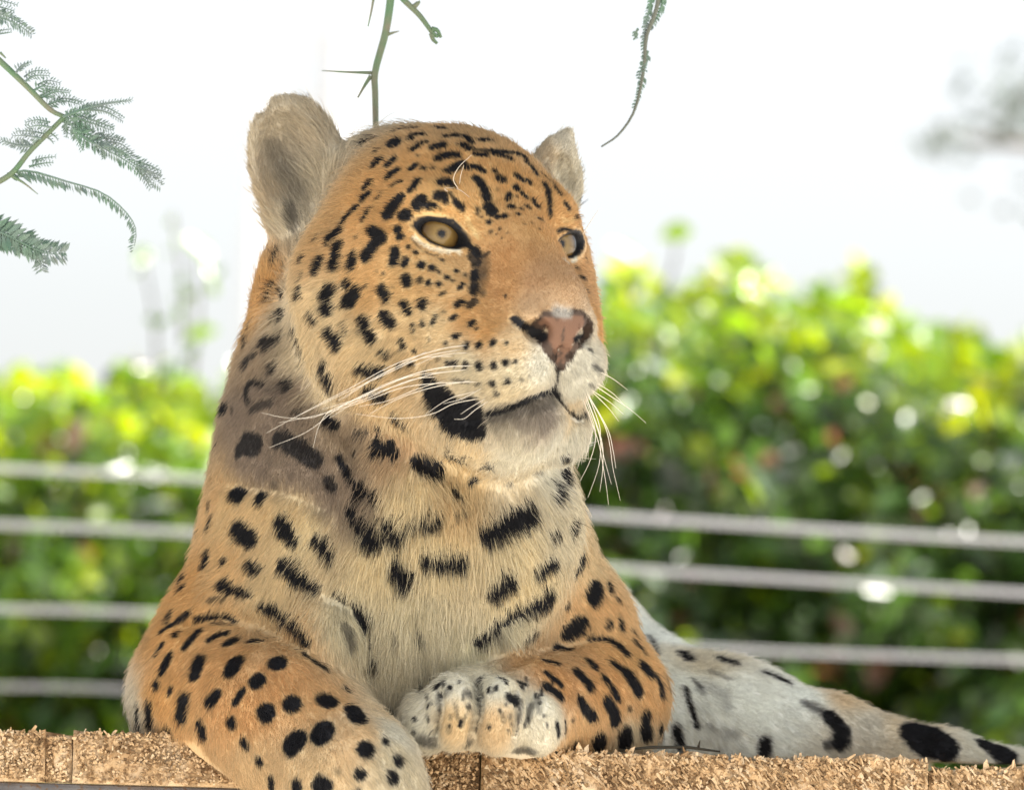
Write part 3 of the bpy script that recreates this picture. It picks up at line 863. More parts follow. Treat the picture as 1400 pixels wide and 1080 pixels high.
O_, C_, K_, W_ = (212, 156, 92), (227, 198, 154), (229, 204, 159), (214, 206, 192)
W1 = (214, 197, 168); HW = (250, 249, 246); PW = (234, 225, 208); NK_SHADE = (134, 113, 97)  # last one: dull neck fur with the neck's shade painted into its colour
COAT = [
 (620,230,O_),(560,240,O_),(500,280,O_),(450,330,(206,160,106)),(700,250,O_),(740,270,O_),(600,180,(205,160,108)),(690,200,(205,160,108)),
 (600,288,(226,176,110)),(650,270,(220,168,104)),(540,300,O_),(700,350,(194,136,80)),(740,380,(178,128,84)),(740,412,(178,138,100)),(720,310,(206,150,90)),(690,390,(190,134,80)),
 (450,420,C_),(420,470,C_),(500,470,(226,195,148)),(560,440,(223,190,142)),(600,440,(225,195,150)),(640,425,(212,158,96)),(670,450,O_),(700,472,(228,195,150)),
 (560,390,(218,172,112)),(500,390,(214,165,105)),(600,390,(216,170,112)),(640,500,W1),(700,510,W1),(740,500,W_),(800,500,W_),(790,530,W_),(690,535,(222,200,164)),
 (815,455,O_),(806,400,(200,150,100)),(400,420,(222,200,170)),(412,490,(224,202,170)),(445,535,(226,202,166)),(520,540,(222,186,136)),(540,575,(224,192,146)),
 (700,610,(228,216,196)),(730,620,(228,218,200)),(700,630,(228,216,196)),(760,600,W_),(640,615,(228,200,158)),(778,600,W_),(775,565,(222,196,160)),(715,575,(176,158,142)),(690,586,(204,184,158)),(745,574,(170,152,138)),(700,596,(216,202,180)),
 (540,600,(200,160,120)),(560,680,K_),(620,690,(214,178,128)),(700,660,(224,204,174)),(750,640,W_),(640,650,(218,184,134)),
 (330,560,NK_SHADE),(380,580,NK_SHADE),(340,620,NK_SHADE),(400,640,NK_SHADE),(450,668,NK_SHADE),(360,692,(226,190,138)),(400,700,(226,194,144)),(310,690,(224,186,132)),(390,530,NK_SHADE),(350,530,NK_SHADE),(480,680,(150,126,104)),(360,640,NK_SHADE),(430,640,NK_SHADE),(420,565,(140,118,100)),(330,440,(206,156,104)),(360,400,O_),(345,380,O_),(302,560,(214,152,92)),(470,655,(146,122,102)),(470,600,(160,134,108)),(350,500,(160,134,108)),
 (330,700,(221,184,132)),(420,720,K_),(300,770,(220,176,120)),(380,800,(214,184,138)),(260,790,O_),(290,690,(220,176,122)),
 (520,760,K_),(600,740,K_),(560,830,(212,196,164)),(480,850,(200,186,156)),(600,880,(208,194,166)),(700,740,(222,200,160)),(760,720,W1),(790,690,W1),(720,800,K_),
 (800,760,(226,194,148)),(820,830,(220,172,116)),(700,860,(216,202,172)),(640,885,(210,198,168)),(560,910,(196,180,150)),
 (240,860,O_),(300,900,(213,158,98)),(220,950,O_),(380,930,(213,158,100)),(330,970,(213,158,100)),(440,960,(218,170,114)),(480,1000,(226,190,144)),(420,1050,(228,194,148)),
 (540,1030,W1),(520,970,(228,202,166)),(182,965,(226,212,192)),(350,1040,(222,184,136)),(400,880,(220,176,122)),(540,1000,W_),
 (760,930,(204,146,88)),(830,940,(211,155,96)),(860,900,(213,162,102)),(888,960,(214,162,104)),(800,1000,(216,170,116)),(870,1005,(224,204,172)),(720,905,(200,150,96)),
 (600,945,PW),(620,985,(226,190,140)),(680,935,PW),(680,990,(222,186,140)),(740,960,PW),(740,1000,(224,212,192)),(575,990,PW),(625,930,PW),(650,950,PW),
 (930,868,(222,172,108)),(960,900,(228,214,192)),(940,950,HW),(1000,960,HW),(1050,985,HW),(1100,955,HW),(1180,990,(222,212,198)),(1250,1030,(230,216,196)),(1350,1030,(232,224,210)),(1150,952,(228,200,164)),(1040,905,(228,192,146)),(1230,990,(226,206,178)),(888,872,HW),(1000,882,(226,186,132)),(920,1000,HW),(1080,925,(230,214,194)),
 (380,160,(206,188,164)),(360,220,(200,180,156)),(400,230,(182,166,146)),(430,200,(208,188,162)),(440,250,(212,194,168)),(380,270,(204,180,150)),(400,300,(208,192,170)),(345,200,(206,188,164)),
 (775,200,(214,202,186)),(770,240,(216,204,186)),(745,215,(206,182,152)),
]
# hair flow: photo place, direction (right, down, away), length in px
FLOW = [
 (750,412,-0.4,-0.6,0.7,4),(700,330,-0.35,-0.8,0.6,5),(690,250,-0.35,-0.75,0.7,10),(600,185,-0.5,-0.3,0.9,11.25),(720,200,0.2,-0.5,0.9,11.25),(600,240,-0.6,-0.6,0.6,11.25),(520,260,-0.8,-0.2,0.6,12.5),
 (450,320,-0.8,0.3,0.5,15),(480,420,-0.8,0.5,0.4,17.5),(425,480,-0.6,0.8,0.3,27.5),(560,400,-0.85,0.2,0.5,11.25),(620,430,-0.85,0.15,0.5,10),(680,500,-0.9,0.25,0.4,10),(740,495,-0.7,0.5,0.3,6),(800,500,0.3,0.6,0.7,8.75),
 (790,540,0.2,0.8,0.5,11.25),(640,530,-0.8,0.5,0.4,12.5),(560,520,-0.7,0.6,0.4,17.5),(470,545,-0.6,0.8,0.2,30),(600,600,-0.5,0.85,0.1,20),(700,595,-0.1,1,0,15),(760,605,0.3,1,0,16),(640,635,-0.3,0.95,0,22),
 (800,380,0.3,0.3,0.9,12.5),(735,280,0.3,-0.6,0.7,10),(600,310,-0.7,-0.5,0.3,6.25),(590,350,-0.9,0.3,0.3,6.25),(650,380,-0.8,-0.3,0.5,6.25),
 (380,170,-0.4,-0.9,0,11.25),(430,190,-0.5,-0.8,-0.2,32),(400,280,-0.4,-0.8,-0.3,35),(445,250,-0.6,-0.7,-0.3,40.5),(360,240,-0.3,-0.9,0,15),(775,210,0.3,-0.9,0,10),(765,250,0.5,-0.8,-0.2,17.5),
 (520,640,-0.4,0.9,0,34),(560,665,0,1,0,36),(600,660,0.3,0.95,0,32),(555,610,0,1,0,24),(450,620,-0.1,1,0,12),(340,600,0.1,1,0.3,9),(330,420,-0.3,0.95,0.2,13.75),(420,660,0.1,1,0,12),
 (560,760,0,1,0,36),(480,740,-0.3,0.95,0,30),(640,760,0.1,1,0,34),(720,720,0.45,0.9,0,30),(770,660,0.85,0.45,0.2,26),(790,740,0.7,0.7,0.2,20),(820,800,0.5,0.85,0.2,15),(600,860,0.05,1,0,36),(540,870,-0.1,1,0,34),(700,850,0.4,0.9,0,28),
 (340,740,-0.6,0.8,0.1,18),(400,700,-0.5,0.85,0,20),(300,780,-0.7,0.6,0.2,16),(430,800,-0.5,0.8,0,24),(255,790,-0.5,0.85,0.2,15),(460,870,0.1,1,0,22),
 (260,880,-0.4,0.9,0.1,11),(350,930,0.4,0.85,-0.1,10),(450,990,0.4,0.9,-0.1,10),(525,1005,0.5,0.85,0,13),(215,940,-0.3,0.95,0.2,14),(400,1060,0.3,0.95,0,10),
 (830,930,0.35,0.9,0,11),(760,945,0.1,0.95,0,10),(880,960,0.3,0.9,0.2,13),(720,905,-0.2,0.9,0,10),(620,955,-0.5,0.8,-0.1,6),(700,955,-0.2,0.95,0,6),(575,985,-0.7,0.6,0,10),(740,990,0.1,1,0,6),
 (950,930,0.6,0.6,0.2,16),(1100,980,0.9,0.4,0,13),(1300,1030,0.95,0.3,0,12),(900,880,0.6,0.7,0.3,18),(1000,900,0.8,0.4,0.3,14),
]
BLK = (40, 40, 44)
SP = []     # (colour, alpha, radius px, [(x, y) ...]) in photo pixels
def spots(x0, y0, k, rows):
    for r in rows:
        a, col = 1.0, BLK
        r = list(r)
        if isinstance(r[0], tuple): col = r.pop(0)
        if isinstance(r[0], str): a = float(r.pop(0))
        pts = np.array(r[1:], dtype=float).reshape(-1, 2) / k + (x0, y0)
        SP.append((col, a, r[0] / k, pts))
GR = (74, 70, 68)
spots(480, 150, 7, [(32,30,265,120,235,210,210),(32,100,335,210,290),(48,400,310,420,335),(28,400,225,480,195,640,180),(26,560,290,600,245,690,240),(28,590,380,640,345,700,315),
 (38,790,365,870,345),(35,840,470,930,435,1000,440),(25,240,405),(30,220,540,270,480),(30,350,530,410,475),(33,365,640,430,585),(28,580,565,610,535),('.7',18,640,440),(22,690,565),('.8',22,780,565),
 (28,570,770,640,680),(18,385,740,430,710,480,690),(25,130,750,180,695),(28,110,860,170,800),(20,250,850,295,805),(45,350,1000,400,930,465,850),(25,130,1020,175,960),(28,20,960,50,940),
 (36,930,590,1000,555,1060,520),(38,860,700,920,690),(30,960,720),(35,820,825,880,820),(25,900,870),(45,630,910,670,870),(28,720,920,790,920),(40,500,1010,530,1000),('.6',15,855,950),
 (25,1000,880,1060,940),('.8',18,950,800,1000,880),(25,1110,560,1180,545,1260,590),(33,1200,660,1230,700,1280,770,1300,850),(40,1320,930,1350,980),('.7',20,1210,980,1215,950),
 (35,1060,340,1120,370),(26,900,260,1000,250,1100,270,1150,320),(25,1190,430,1290,440),(26,1230,295,1330,290),(24,800,170,900,185),('.8',22,1200,390,1340,400)])
spots(640, 150, 7, [(28,200,410,320,440,400,470),(24,240,400,500,430,550,480),(25,560,510,620,560,650,620),(22,250,590),(34,300,660,320,670),(30,470,640,510,670),(28,580,690),('.5',15,280,770),
 (32,460,750),(22,400,810,375,860),(22,520,810,550,840),('.7',15,460,830),(28,415,930),(18,510,950),(25,570,930),(28,630,880,660,920),(20,480,1000),(24,350,1020),(22,730,710,760,770,770,850,780,920,775,1010),
 ('.8',15,700,610,800,700,850,770),(20,840,760,880,810),(22,930,900,960,940),(22,1030,1020)])
spots(540, 280, 8.75, [(28,1230,150),(22,1310,155),(28,1130,210),('.8',15,1040,145),('.7',12,995,110,990,40),('.7',25,1150,325),('.7',15,1260,295),('.7',12,1215,355),('.6',12,1350,340),('.6',12,1280,400),
 (40,110,150,120,110),(40,30,300),(35,60,380),(35,10,560,20,600),(22,165,505),(25,250,570),(32,105,710,130,660),(40,320,720),(35,445,760),('.8',25,565,665),(22,525,810),(25,735,795),(28,620,870),('.8',22,695,910),('.8',25,840,840),
 (45,130,880,150,930),(30,300,900),(30,400,935),(28,525,945),(25,780,1000,810,950),
 (15,220,250,330,215,480,175,600,168,700,195,775,265,790,350),(22,240,262),(9,290,290,350,385,450,465,560,495,680,475,765,410),(28,800,380,870,460,920,520),(36,960,540,1000,600),('.9',45,930,600,980,700),(38,960,800,950,880),('.85',36,950,950,930,1030),
 ('.8',26,1050,620,1120,580),('.6',75,1040,700,1040,800),('.5',70,1010,880,990,960),('.7',9,200,400,300,515,430,592,520,602),
 ((232,216,190),21,225,385,330,470,440,525,560,560,640,560),((232,216,190),30,650,560,730,530,780,570),((228,190,128),28,860,170,930,290,1000,400)])
spots(680, 280, 8.75, [('.8',15,30,290),('.7',10,125,340),('.7',10,50,400),('.8',15,330,235),('.8',15,510,300),(22,490,165,540,190),('.7',12,410,220),
 (20,715,318,820,288,900,330),(40,930,340,945,430),(20,885,380,890,480,885,560),(22,825,612,890,575), (25,950,760),(22,980,870,1040,890),(25,1060,660),(20,1060,1020,1080,1040),((224,212,190),24,800,660,860,700,930,660,950,580),((226,182,120),30,780,190,900,190)])
spots(0, 0, 1, [((120,110,98),'.55',15,372,205,388,232,404,262),((100,92,84),'.8',9,398,285,400,310),((96,88,80),'.6',8,345,255,352,275)])  # inside of the ear: dark fur with the cavity's shade painted on
spots(380, 280, 7, [(22,740,40,660,110,610,180),(35,580,250,500,320),(25,470,370),(38,580,380,550,480,530,590),(22,860,80,815,150),(40,900,250,980,290,990,330),(45,960,330,890,420,840,500),(18,755,300),(45,725,500,700,570),(35,1120,440,1100,550),
 ('.7',15,350,340,385,290),('.6',10,285,375),(22,215,540,245,490),(15,55,580),(35,355,640,375,580,400,530),('.7',12,150,620),('.8',14,230,640,210,730),(25,195,800,190,870),(18,20,870,30,820),(18,10,1000),(46,500,810,460,870),(40,470,960),(38,450,1010,490,1010),
 (38,660,750),(50,750,830,690,900),(45,660,930,690,930),(20,840,775),('.8',15,1010,660),('.5',10,945,640),(46,1000,820,1030,870),('.5',12,1100,785)])
spots(380, 400, 7, [(30,310,220,340,265),(25,145,330,190,450),(32,200,450,240,560,260,620),(45,490,390),(58,550,470,560,480),('.8',18,615,290,630,350,655,400),(36,810,260,840,350,890,440),(54,1030,230,1070,270),(33,1220,120,1250,170),(18,1190,90),
 (18,1300,320,1300,370),(22,1180,460,1195,530),(22,1310,560),(17,980,570,1060,610),(38,790,730,880,750,970,750),(36,430,700),(58,470,810,480,850),(22,830,930,900,910),(36,920,990,1030,1000),(22,1150,705),(22,1270,690),('.8',30,60,880,80,900)])
spots(540, 390, 7, [(40,265,180),('.9',18,440,90,470,75),(22,590,190,640,160),('.6',12,470,255),(20,545,320,580,295),('.5',10,465,340),(20,360,360,400,300),(25,265,370),(20,175,370,180,430),('.9',30,710,190,760,160),('.85',30,760,70,770,20),('.6',25,840,80),
 (22,720,380,745,360),(14,785,420),(15,1060,105),(20,560,490,610,480),(18,485,555),('.7',18,325,520),(28,685,575),(28,810,575),(28,940,550),(16,1070,550),(20,500,740,580,750),(28,680,765),(34,810,770),(28,945,765),(25,1060,740),(18,1155,730),
 (16,420,700),('.7',15,330,740),('.8',13,560,905,720,920),('.8',13,780,940,820,940),(28,935,940),(24,1075,915),('.7',14,1210,905),('.5',8,1295,875),('.8',25,975,1030)])
spots(0, 0, 1, [(13,590,520,600,540),(22,600,545,615,565),(25,620,570,640,575),(18,645,560,640,585),(13,655,588),(11,583,514,588,540),
 (4,668,566,700,556,740,538,756,533),(6,735,541,752,533,762,541),(3,756,534,772,556,790,572),(4,790,572,800,566,805,554),('.6',8,672,570,716,557,752,549),('.34',12,690,582,722,572,750,566),
 ('.8',2,805,478,809,480),('.7',3,812,500,822,508),('.6',2,806,525,816,530)])
spots(280, 330, 7, [(26,660,190,700,110),(20,595,570,600,480,645,385),(16,720,470,725,540),(35,700,700,705,740),(20,710,650),(22,445,760,440,800),(25,380,850,400,920,395,990),(18,440,880),(22,310,930,300,1020),(18,440,590,425,650),('.8',15,350,730),('.8',15,520,430,540,380),('.8',15,580,280),
 (GR,35,560,960,680,950),(GR,45,600,1010)])
spots(280, 480, 7, [(GR,42,420,90,400,120),(GR,25,480,40),(GR,28,640,150,650,190),(GR,36,760,310,790,350),(GR,26,430,480,400,400,430,310,500,295,560,310),(GR,'.8',30,460,560,540,510,640,490),(GR,'.5',20,600,360,700,400),(28,200,170,270,170),(42,170,560,220,540),(22,130,850,115,910),
 ('.8',16,270,520,270,590),('.8',20,870,570,920,600),(38,1180,660,1230,710),(GR,75,400,880,480,900),(GR,55,330,950),(GR,60,720,840,850,900,960,980,1050,1040)])
spots(460, 540, 7, [(26,540,190,600,240,680,300),('.8',28,180,380,280,380),(48,370,480,400,550),(55,430,530,500,510),(38,560,590),(24,340,600),(28,400,320),(58,790,650,860,690),(68,900,680,930,720),(48,1120,570,1170,590),(24,1110,500),(18,1240,575),('.8',20,170,560),(28,1300,850,1330,810),(16,1130,940,1200,990),
 (26,20,600,100,760,160,870,230,980),(33,260,900,330,980,390,1040)])
spots(640, 540, 7, [(36,190,660),('.6',20,640,740,690,745),('.7',24,400,855),(33,930,600,950,680),(42,950,730,920,800),(42,890,900,880,970),(26,850,1010),('.8',14,1045,910,1065,960)])
spots(440, 640, 7, [('.9',38,60,120,100,180),(40,270,400,330,520),(58,380,560,440,640,490,720),(24,330,250,370,280),(53,640,540,700,590,760,640),(20,600,660,720,760),('.8',28,850,560,900,570),(38,1000,530,1120,500),(48,1010,890),(53,1130,910,1230,910,1330,890),(48,730,980,780,1020),(36,10,720,60,840),('.8',14,1280,460,1370,430)])
spots(640, 640, 7, [(68,190,640,330,580),(73,400,530,560,480),(45,590,400),(24,860,630,790,655),(22,1030,500,1010,560,985,620),(20,1105,370,1110,450),(20,1235,700,1240,780,1260,840),(53,1080,850,1020,960),(48,790,910,690,1010)])
spots(640, 760, 5.833, [(52,220,280,310,210),(22,330,160),(48,90,660,200,580),(58,300,490,420,420),(68,520,370,600,340),(48,1020,260,990,330),(20,1125,230,1130,280),(18,1190,350),(26,790,390),(48,880,560,800,610),(42,900,530),(28,1120,545),(20,1210,520,1225,580),
 ('.8',28,470,640,540,600),('.4',38,260,660),(26,980,660,1100,670,1200,720,1265,780),(33,720,740,790,745),(24,610,830,700,860),(22,620,930,700,990,740,1030),(34,870,930,930,990,970,1040),(24,960,840,1010,890),(28,1150,860,1230,910,1310,1000),(22,1080,970,1140,1040),('.8',14,1320,680,1390,750)])
spots(740, 850, 5.686, [(29,40,500,150,580),(25,490,440,540,510,590,590),(40,660,400,720,480,750,540),(34,300,610,350,690,400,740),(38,510,620,560,700,575,770),('.8',18,680,675),(34,790,340,850,400),(24,900,440,930,520,935,570),(38,810,730,800,800,820,890),(20,925,800,915,920),(44,440,900,450,960),(48,640,860,650,940),
 (18,120,790,135,870),(16,180,770,180,850),('.8',12,240,760),(18,265,930,265,970),(16,730,150,800,240),(12,690,50,750,120),(12,820,110,870,190,900,260),(24,1050,130,1130,140),(38,1100,250,1150,290),('.8',12,900,80,960,100),('.8',12,960,430,990,540),(16,1110,510,1150,620,1210,810),(28,1050,830,1080,960),('.6',12,1180,450,1240,510)])
spots(880, 840, 5.142, [(29,540,310,640,345),('.4',14,470,400,600,450),(21,850,410,930,440,1020,480),('.4',24,390,510,410,540),('.2',26,480,510,570,570,590,640),('.45',20,470,790),('.25',28,580,830,640,840),(38,850,900,850,970),('.7',24,1130,620,1230,670),('.3',18,880,350,960,380)])
spots(1120, 900, 5, [(38,60,390,130,460),(48,150,500,150,560),('.8',28,60,590,140,580),(95,680,510,760,560),(68,640,500),(76,830,580,860,610),(48,1130,580,1200,620),(58,1220,630,1280,670),(24,1000,775),('.3',20,230,280)])
spots(260, 640, 7, [(58,430,240,480,265),(48,680,290),('.6',30,820,160),(22,190,320,185,400),(25,200,500,185,570),(22,60,650,80,620),(63,470,590,560,660),(44,600,690),(58,880,530,930,600),(48,980,680),(38,1220,690,1290,790,1340,860),(36,160,820,140,920),(34,320,885),(36,570,935,640,970),(53,900,930,980,1000,1060,1060)])
spots(160, 760, 4.32, [(21,395,90,385,140),(21,385,190),(27,620,170,660,195),(17,700,205,780,225),('.7',12,560,255,630,255),(14,470,375,560,355,640,360,690,385),(20,310,345,300,380),(13,350,390,430,335),(13,260,450,330,400),(17,350,465),(17,400,540,440,490,490,440),(14,540,500,590,470,650,455),('.7',8,560,400,680,405),
 (21,650,520,700,495),(20,800,505,840,505),(15,230,580,265,525),(20,310,590,270,680),(23,235,760),(31,490,620,460,700),(43,680,670,700,630),(39,830,735),(29,590,820,550,860),(20,740,800,700,860),(14,320,780,310,810),(33,400,850,380,950),(22,190,880,195,1000),(15,120,890,130,1020),(22,300,1030),(27,495,1000,510,1050),(29,680,985),(22,850,920)])
spots(340, 760, 5.833, [(33,470,220,520,270),(27,110,400,230,450,330,530,410,620,470,700),(15,690,300,780,370,850,400),(38,880,450,930,540),(20,930,600),('.7',26,770,570,800,650,820,720),(10,970,680,975,800),(30,1000,860),(48,1180,130,1240,200),('.5',14,1140,600,1170,700),(28,1370,640),(58,230,850),(14,420,770,500,830,600,900)])
spots(300, 900, 5, [(50,320,370),(48,495,310),(44,720,280,750,300),(44,910,350,950,410),(58,710,490,700,520),(58,500,590,530,560),(31,175,580),(25,275,700),(28,360,830,360,890),(38,530,870),(54,700,870),(44,1000,620),(22,1135,570),(32,1220,700),(34,1180,810),(31,960,790),('.4',15,810,770),(15,640,20,720,70),(22,870,215),(14,1120,345,1200,405)])
spots(540, 890, 5.833, [(18,330,290,350,270),('.5',28,410,330),('.7',28,590,340),('.8',20,590,440),('.5',10,580,480,530,600),('.6',22,690,340),(33,920,370,950,400),('.6',20,920,520),('.6',20,1010,400,990,540),('.7',20,1090,430,1050,550),(16,265,435),('.5',15,440,520),(12,830,210,890,230),(18,1010,290),(12,980,240,1050,270),
 ('.7',40,215,705,300,735),('.7',28,580,740),('.7',34,985,790,1080,790),('.8',6,660,240,680,400,672,520,650,640),('.8',6,980,320,990,460,982,560,970,660),('.75',5,352,330,362,480,330,640),('.4',14,350,330,330,560),('.5',12,480,420,500,520),('.45',14,760,330,800,300),('.4',12,850,480,870,560),('.45',14,1130,380,1150,480),('.4',16,420,600,430,640)])
for fx, fy in zip(rng.uniform(560, 758, 46), rng.uniform(925, 1000, 46)):
    SP.append((BLK, float(rng.choice([0.8, 1.0])), float(rng.uniform(0.9, 2.4)), np.array([[fx, fy], [fx + rng.uniform(-2, 2), fy + rng.uniform(2, 7)]])))
def nose(rows):
    for r in rows:
        SP.append((r[0], r[1], r[2], np.array(r[3:], dtype=float).reshape(-1, 2)))
BR, DB = (138, 104, 84), (88, 72, 62)
nose([(DB, 1, 10, 736, 446, 744, 437, 758, 432, 772, 434, 790, 432, 801, 442, 800, 456), (DB, 1, 10, 744, 464, 757, 484, 765, 500), (DB, 1, 8, 795, 460, 782, 480, 768, 498),
      (BR, 1, 11, 752, 445, 770, 447, 790, 442), (BR, 1, 12, 757, 455, 766, 472), (BR, 1, 11, 780, 454, 773, 474), (BR, 1, 5, 767, 486, 766, 494), (BR, .9, 4, 740, 442, 748, 437),
      (BLK, 1, 7.5, 739, 458, 743, 462), (BLK, 1, 5, 730, 455, 738, 458), (BLK, 1, 4.5, 704, 437, 716, 446, 728, 455), (BLK, 1, 5, 788, 463, 794, 457), (DB, 1, 1.6, 771, 450, 767, 480, 765, 505), (BLK, .9, 2, 764, 505, 761, 525, 757, 533),
      ((206, 200, 194), .5, 8, 762, 424, 776, 427)])  # last row: pale wet highlight above the nose, painted into the coat

def gather(rows):
    W3, ok = [], []
    for r in rows:
        w = cast(bvh1, r[0], r[1])[0]
        ok.append(w is not None)
        if w is not None: W3.append(w)
    return np.array(W3), np.array(ok)

def blend(X, A, vals, eps):
    """inverse-distance blend of anchor values at points X"""
    out = np.empty((len(X), vals.shape[1]))
    for i in range(0, len(X), 40000):
        x = X[i:i + 40000].astype(np.float32)
        d2 = (x * x).sum(1)[:, None] - 2 * x @ A.T.astype(np.float32) + (A * A).sum(1)[None].astype(np.float32)
        w = 1.0 / (np.maximum(d2, 0) + eps * eps) ** 2
        out[i:i + 40000] = (w @ vals.astype(np.float32)) / w.sum(1)[:, None]
    return out

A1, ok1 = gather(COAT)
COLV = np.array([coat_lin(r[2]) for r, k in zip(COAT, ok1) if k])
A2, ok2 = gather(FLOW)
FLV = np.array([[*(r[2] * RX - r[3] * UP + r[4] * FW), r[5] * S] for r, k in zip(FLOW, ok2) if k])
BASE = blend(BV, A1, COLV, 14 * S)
FLOWV = blend(BV, A2, FLV, 22 * S)

# spots as little 3D capsule chains lying on the skin
SP3 = []
for col, a, r, pts in SP:
    grow = None if col in (BLK, GR) and not (r > 10.5 and 570 < pts[:, 0].mean() < 670 and 500 < pts[:, 1].mean() < 605) and not (735 < pts[:, 0].mean() < 805 and 425 < pts[:, 1].mean() < 575) else 1.0
    if len(pts) > 1:
        ln = np.linalg.norm(np.diff(pts, axis=0), axis=1).sum()
        q = spline(pts, max(2, int(ln / 7) + 2)) if len(pts) > 2 else np.linspace(pts[0], pts[1], max(2, int(ln / 7) + 2))
    else:
        q = pts
    w = [cast(bvh1, *p)[0] for p in q]
    w = [p for p in w if p is not None]
    if not w: continue
    w = np.array(w)
    # break the chain where it would jump between surfaces at different depths
    cut = [0] + [i + 1 for i in range(len(w) - 1) if np.linalg.norm(w[i + 1] - w[i]) > 40 * S] + [len(w)]
    for i, j in zip(cut[:-1], cut[1:]):
        if j > i: SP3.append((lin(col) * 0.75 if col in (BLK, GR, BR, DB) else coat_lin(col), a, r * S * (grow if grow else (1.5 if r > 3 else 1.3) if pts[:, 1].mean() < 560 else 1.6 if (pts[:, 0].mean() > 330 and pts[:, 1].mean() < 890 and pts[:, 0].mean() < 830) else 1.45), w[i:j]))
# the sides the photograph does not show carry the same kind of coat
vx, vy, vd = to_px(BV)
facing = ((CAM - BV) * BN).sum(1)
hid = np.where((facing < -1.5) & (BV[:, 2] > ZTOP + 0.02) & ((vd > 60) | (vy > 700)) & ((vd > 0) | (vx < 520)))[0]
rng.shuffle(hid)
low = np.where((vy > 1086) & (vx < 700) & (BV[:, 1] < YFRONT))[0]; rng.shuffle(low)
keep = []
for i in low[:3000]:                      # forearm and paw hanging below the picture
    p = BV[i]
    if len(keep) == 0 or np.min(((np.array(keep) - p) ** 2).sum(1)) > 0.024 ** 2:
        keep.append(p); SP3.append((lin(BLK) * 0.75, 1.0, rng.uniform(0.004, 0.007), np.array([p])))
far = np.where((((BV - H(0, 0, 0)) @ HL) > 95 * S) & (facing < -0.9) & (vy < 600) & (vx > 640) & (np.linalg.norm(BV - EYES[1][0], axis=1) > 0.06))[0]; rng.shuffle(far)
for i in far[:3000]:                      # far cheek
    p = BV[i]
    if np.min(((np.array(keep) - p) ** 2).sum(1)) > 0.019 ** 2:
        keep.append(p); SP3.append((lin(BLK) * 0.75, 1.0, rng.uniform(0.003, 0.005), np.array([p])))
for i in hid[:6000]:
    p = BV[i]
    if len(keep) == 0 or np.min(((np.array(keep) - p) ** 2).sum(1)) > 0.034 ** 2:
        keep.append(p)
        if vy[i] < 330: 
            SP3.append((lin(BLK) * 0.75, 1.0, 0.006, np.array([p])))
        else:
            m = rng.integers(1, 4)
            for _ in range(m):
                SP3.append((lin(BLK) * 0.75, 1.0, rng.uniform(0.004, 0.008), p + rng.normal(0, 0.006, 3) + np.zeros((1, 3))))

def coat(X, base, jit):
    """colour at skin points: base colour overlaid with the spots"""
    col = base.copy()
    for c, a, r, w in SP3:
        m = r * 1.25 + 0.002
        c0, c1 = w.min(0) - m, w.max(0) + m
        sel = np.where((X[:, 0] > c0[0]) & (X[:, 0] < c1[0]) & (X[:, 1] > c0[1]) & (X[:, 1] < c1[1]) & (X[:, 2] > c0[2]) & (X[:, 2] < c1[2]))[0]
        if len(sel) == 0: continue
        x = X[sel]
        if len(w) == 1:
            d = np.linalg.norm(x - w[0], axis=1)
        else:
            d = np.full(len(x), 9.0)
            for p, q in zip(w[:-1], w[1:]):
                b = q - p
                t = np.clip((x - p) @ b / (b @ b + 1e-12), 0, 1)
                d = np.minimum(d, np.linalg.norm(x - p - t[:, None] * b, axis=1))
        e = 0.0012 if a >= 0.75 else max(0.0012, 0.9 * r)
        k = np.clip((r - d + jit[sel] * min(0.0012, r * 0.35)) / e + 0.5, 0, 1) * a
        col[sel] = col[sel] * (1 - k)[:, None] + c * k[:, None]
    # dark skin of the eye rims
    for c, ax, axr, s in EYES:
        q = (X - c) @ axr.T / S
        n_ = np.where((np.abs(q) < 75).all(1) & (q[:, 1] > 0))[0]
        x0, x2 = q[n_, 0], q[n_, 2]
        e = np.sqrt((x0 / 38) ** 2 + (x2 / np.where(x2 > 0, 17.5, 18)) ** 2)
        k = np.clip((1.10 - e) / 0.10, 0, 1)
        col[n_] = col[n_] * (1 - k)[:, None] + lin(BLK) * 0.6 * k[:, None]
    return col

def hash_noise(X, cell, seed):
    """smooth-ish value noise vectors on a lattice"""
    q = X / cell + seed * 17.3
    i = np.floor(q).astype(np.int64); f = q - i
    f = f * f * (3 - 2 * f)
    out = np.zeros((len(X), 3))
    for dx in (0, 1):
        for dy in (0, 1):
            for dz in (0, 1):
                h = ((i[:, 0] + dx) * 73856093) ^ ((i[:, 1] + dy) * 19349663) ^ ((i[:, 2] + dz) * 83492791) ^ (seed * 2654435)
                w = (f[:, 0] if dx else 1 - f[:, 0]) * (f[:, 1] if dy else 1 - f[:, 1]) * (f[:, 2] if dz else 1 - f[:, 2])
                for a, mul in enumerate((1103515245, 22695477, 69069)):
                    v = ((h * mul + 12345) >> 7) & 0xFFFF
                    out[:, a] += w * (v / 32767.5 - 1.0)
    return out

NZ = hash_noise(BV, 0.012, 3)[:, 0] * 0.5 + hash_noise(BV, 0.03, 5)[:, 0] * 0.5
BASE = BASE * (1 + 0.10 * NZ)[:, None]
VCOL = coat(BV, BASE, hash_noise(BV, 0.003, 9)[:, 0])

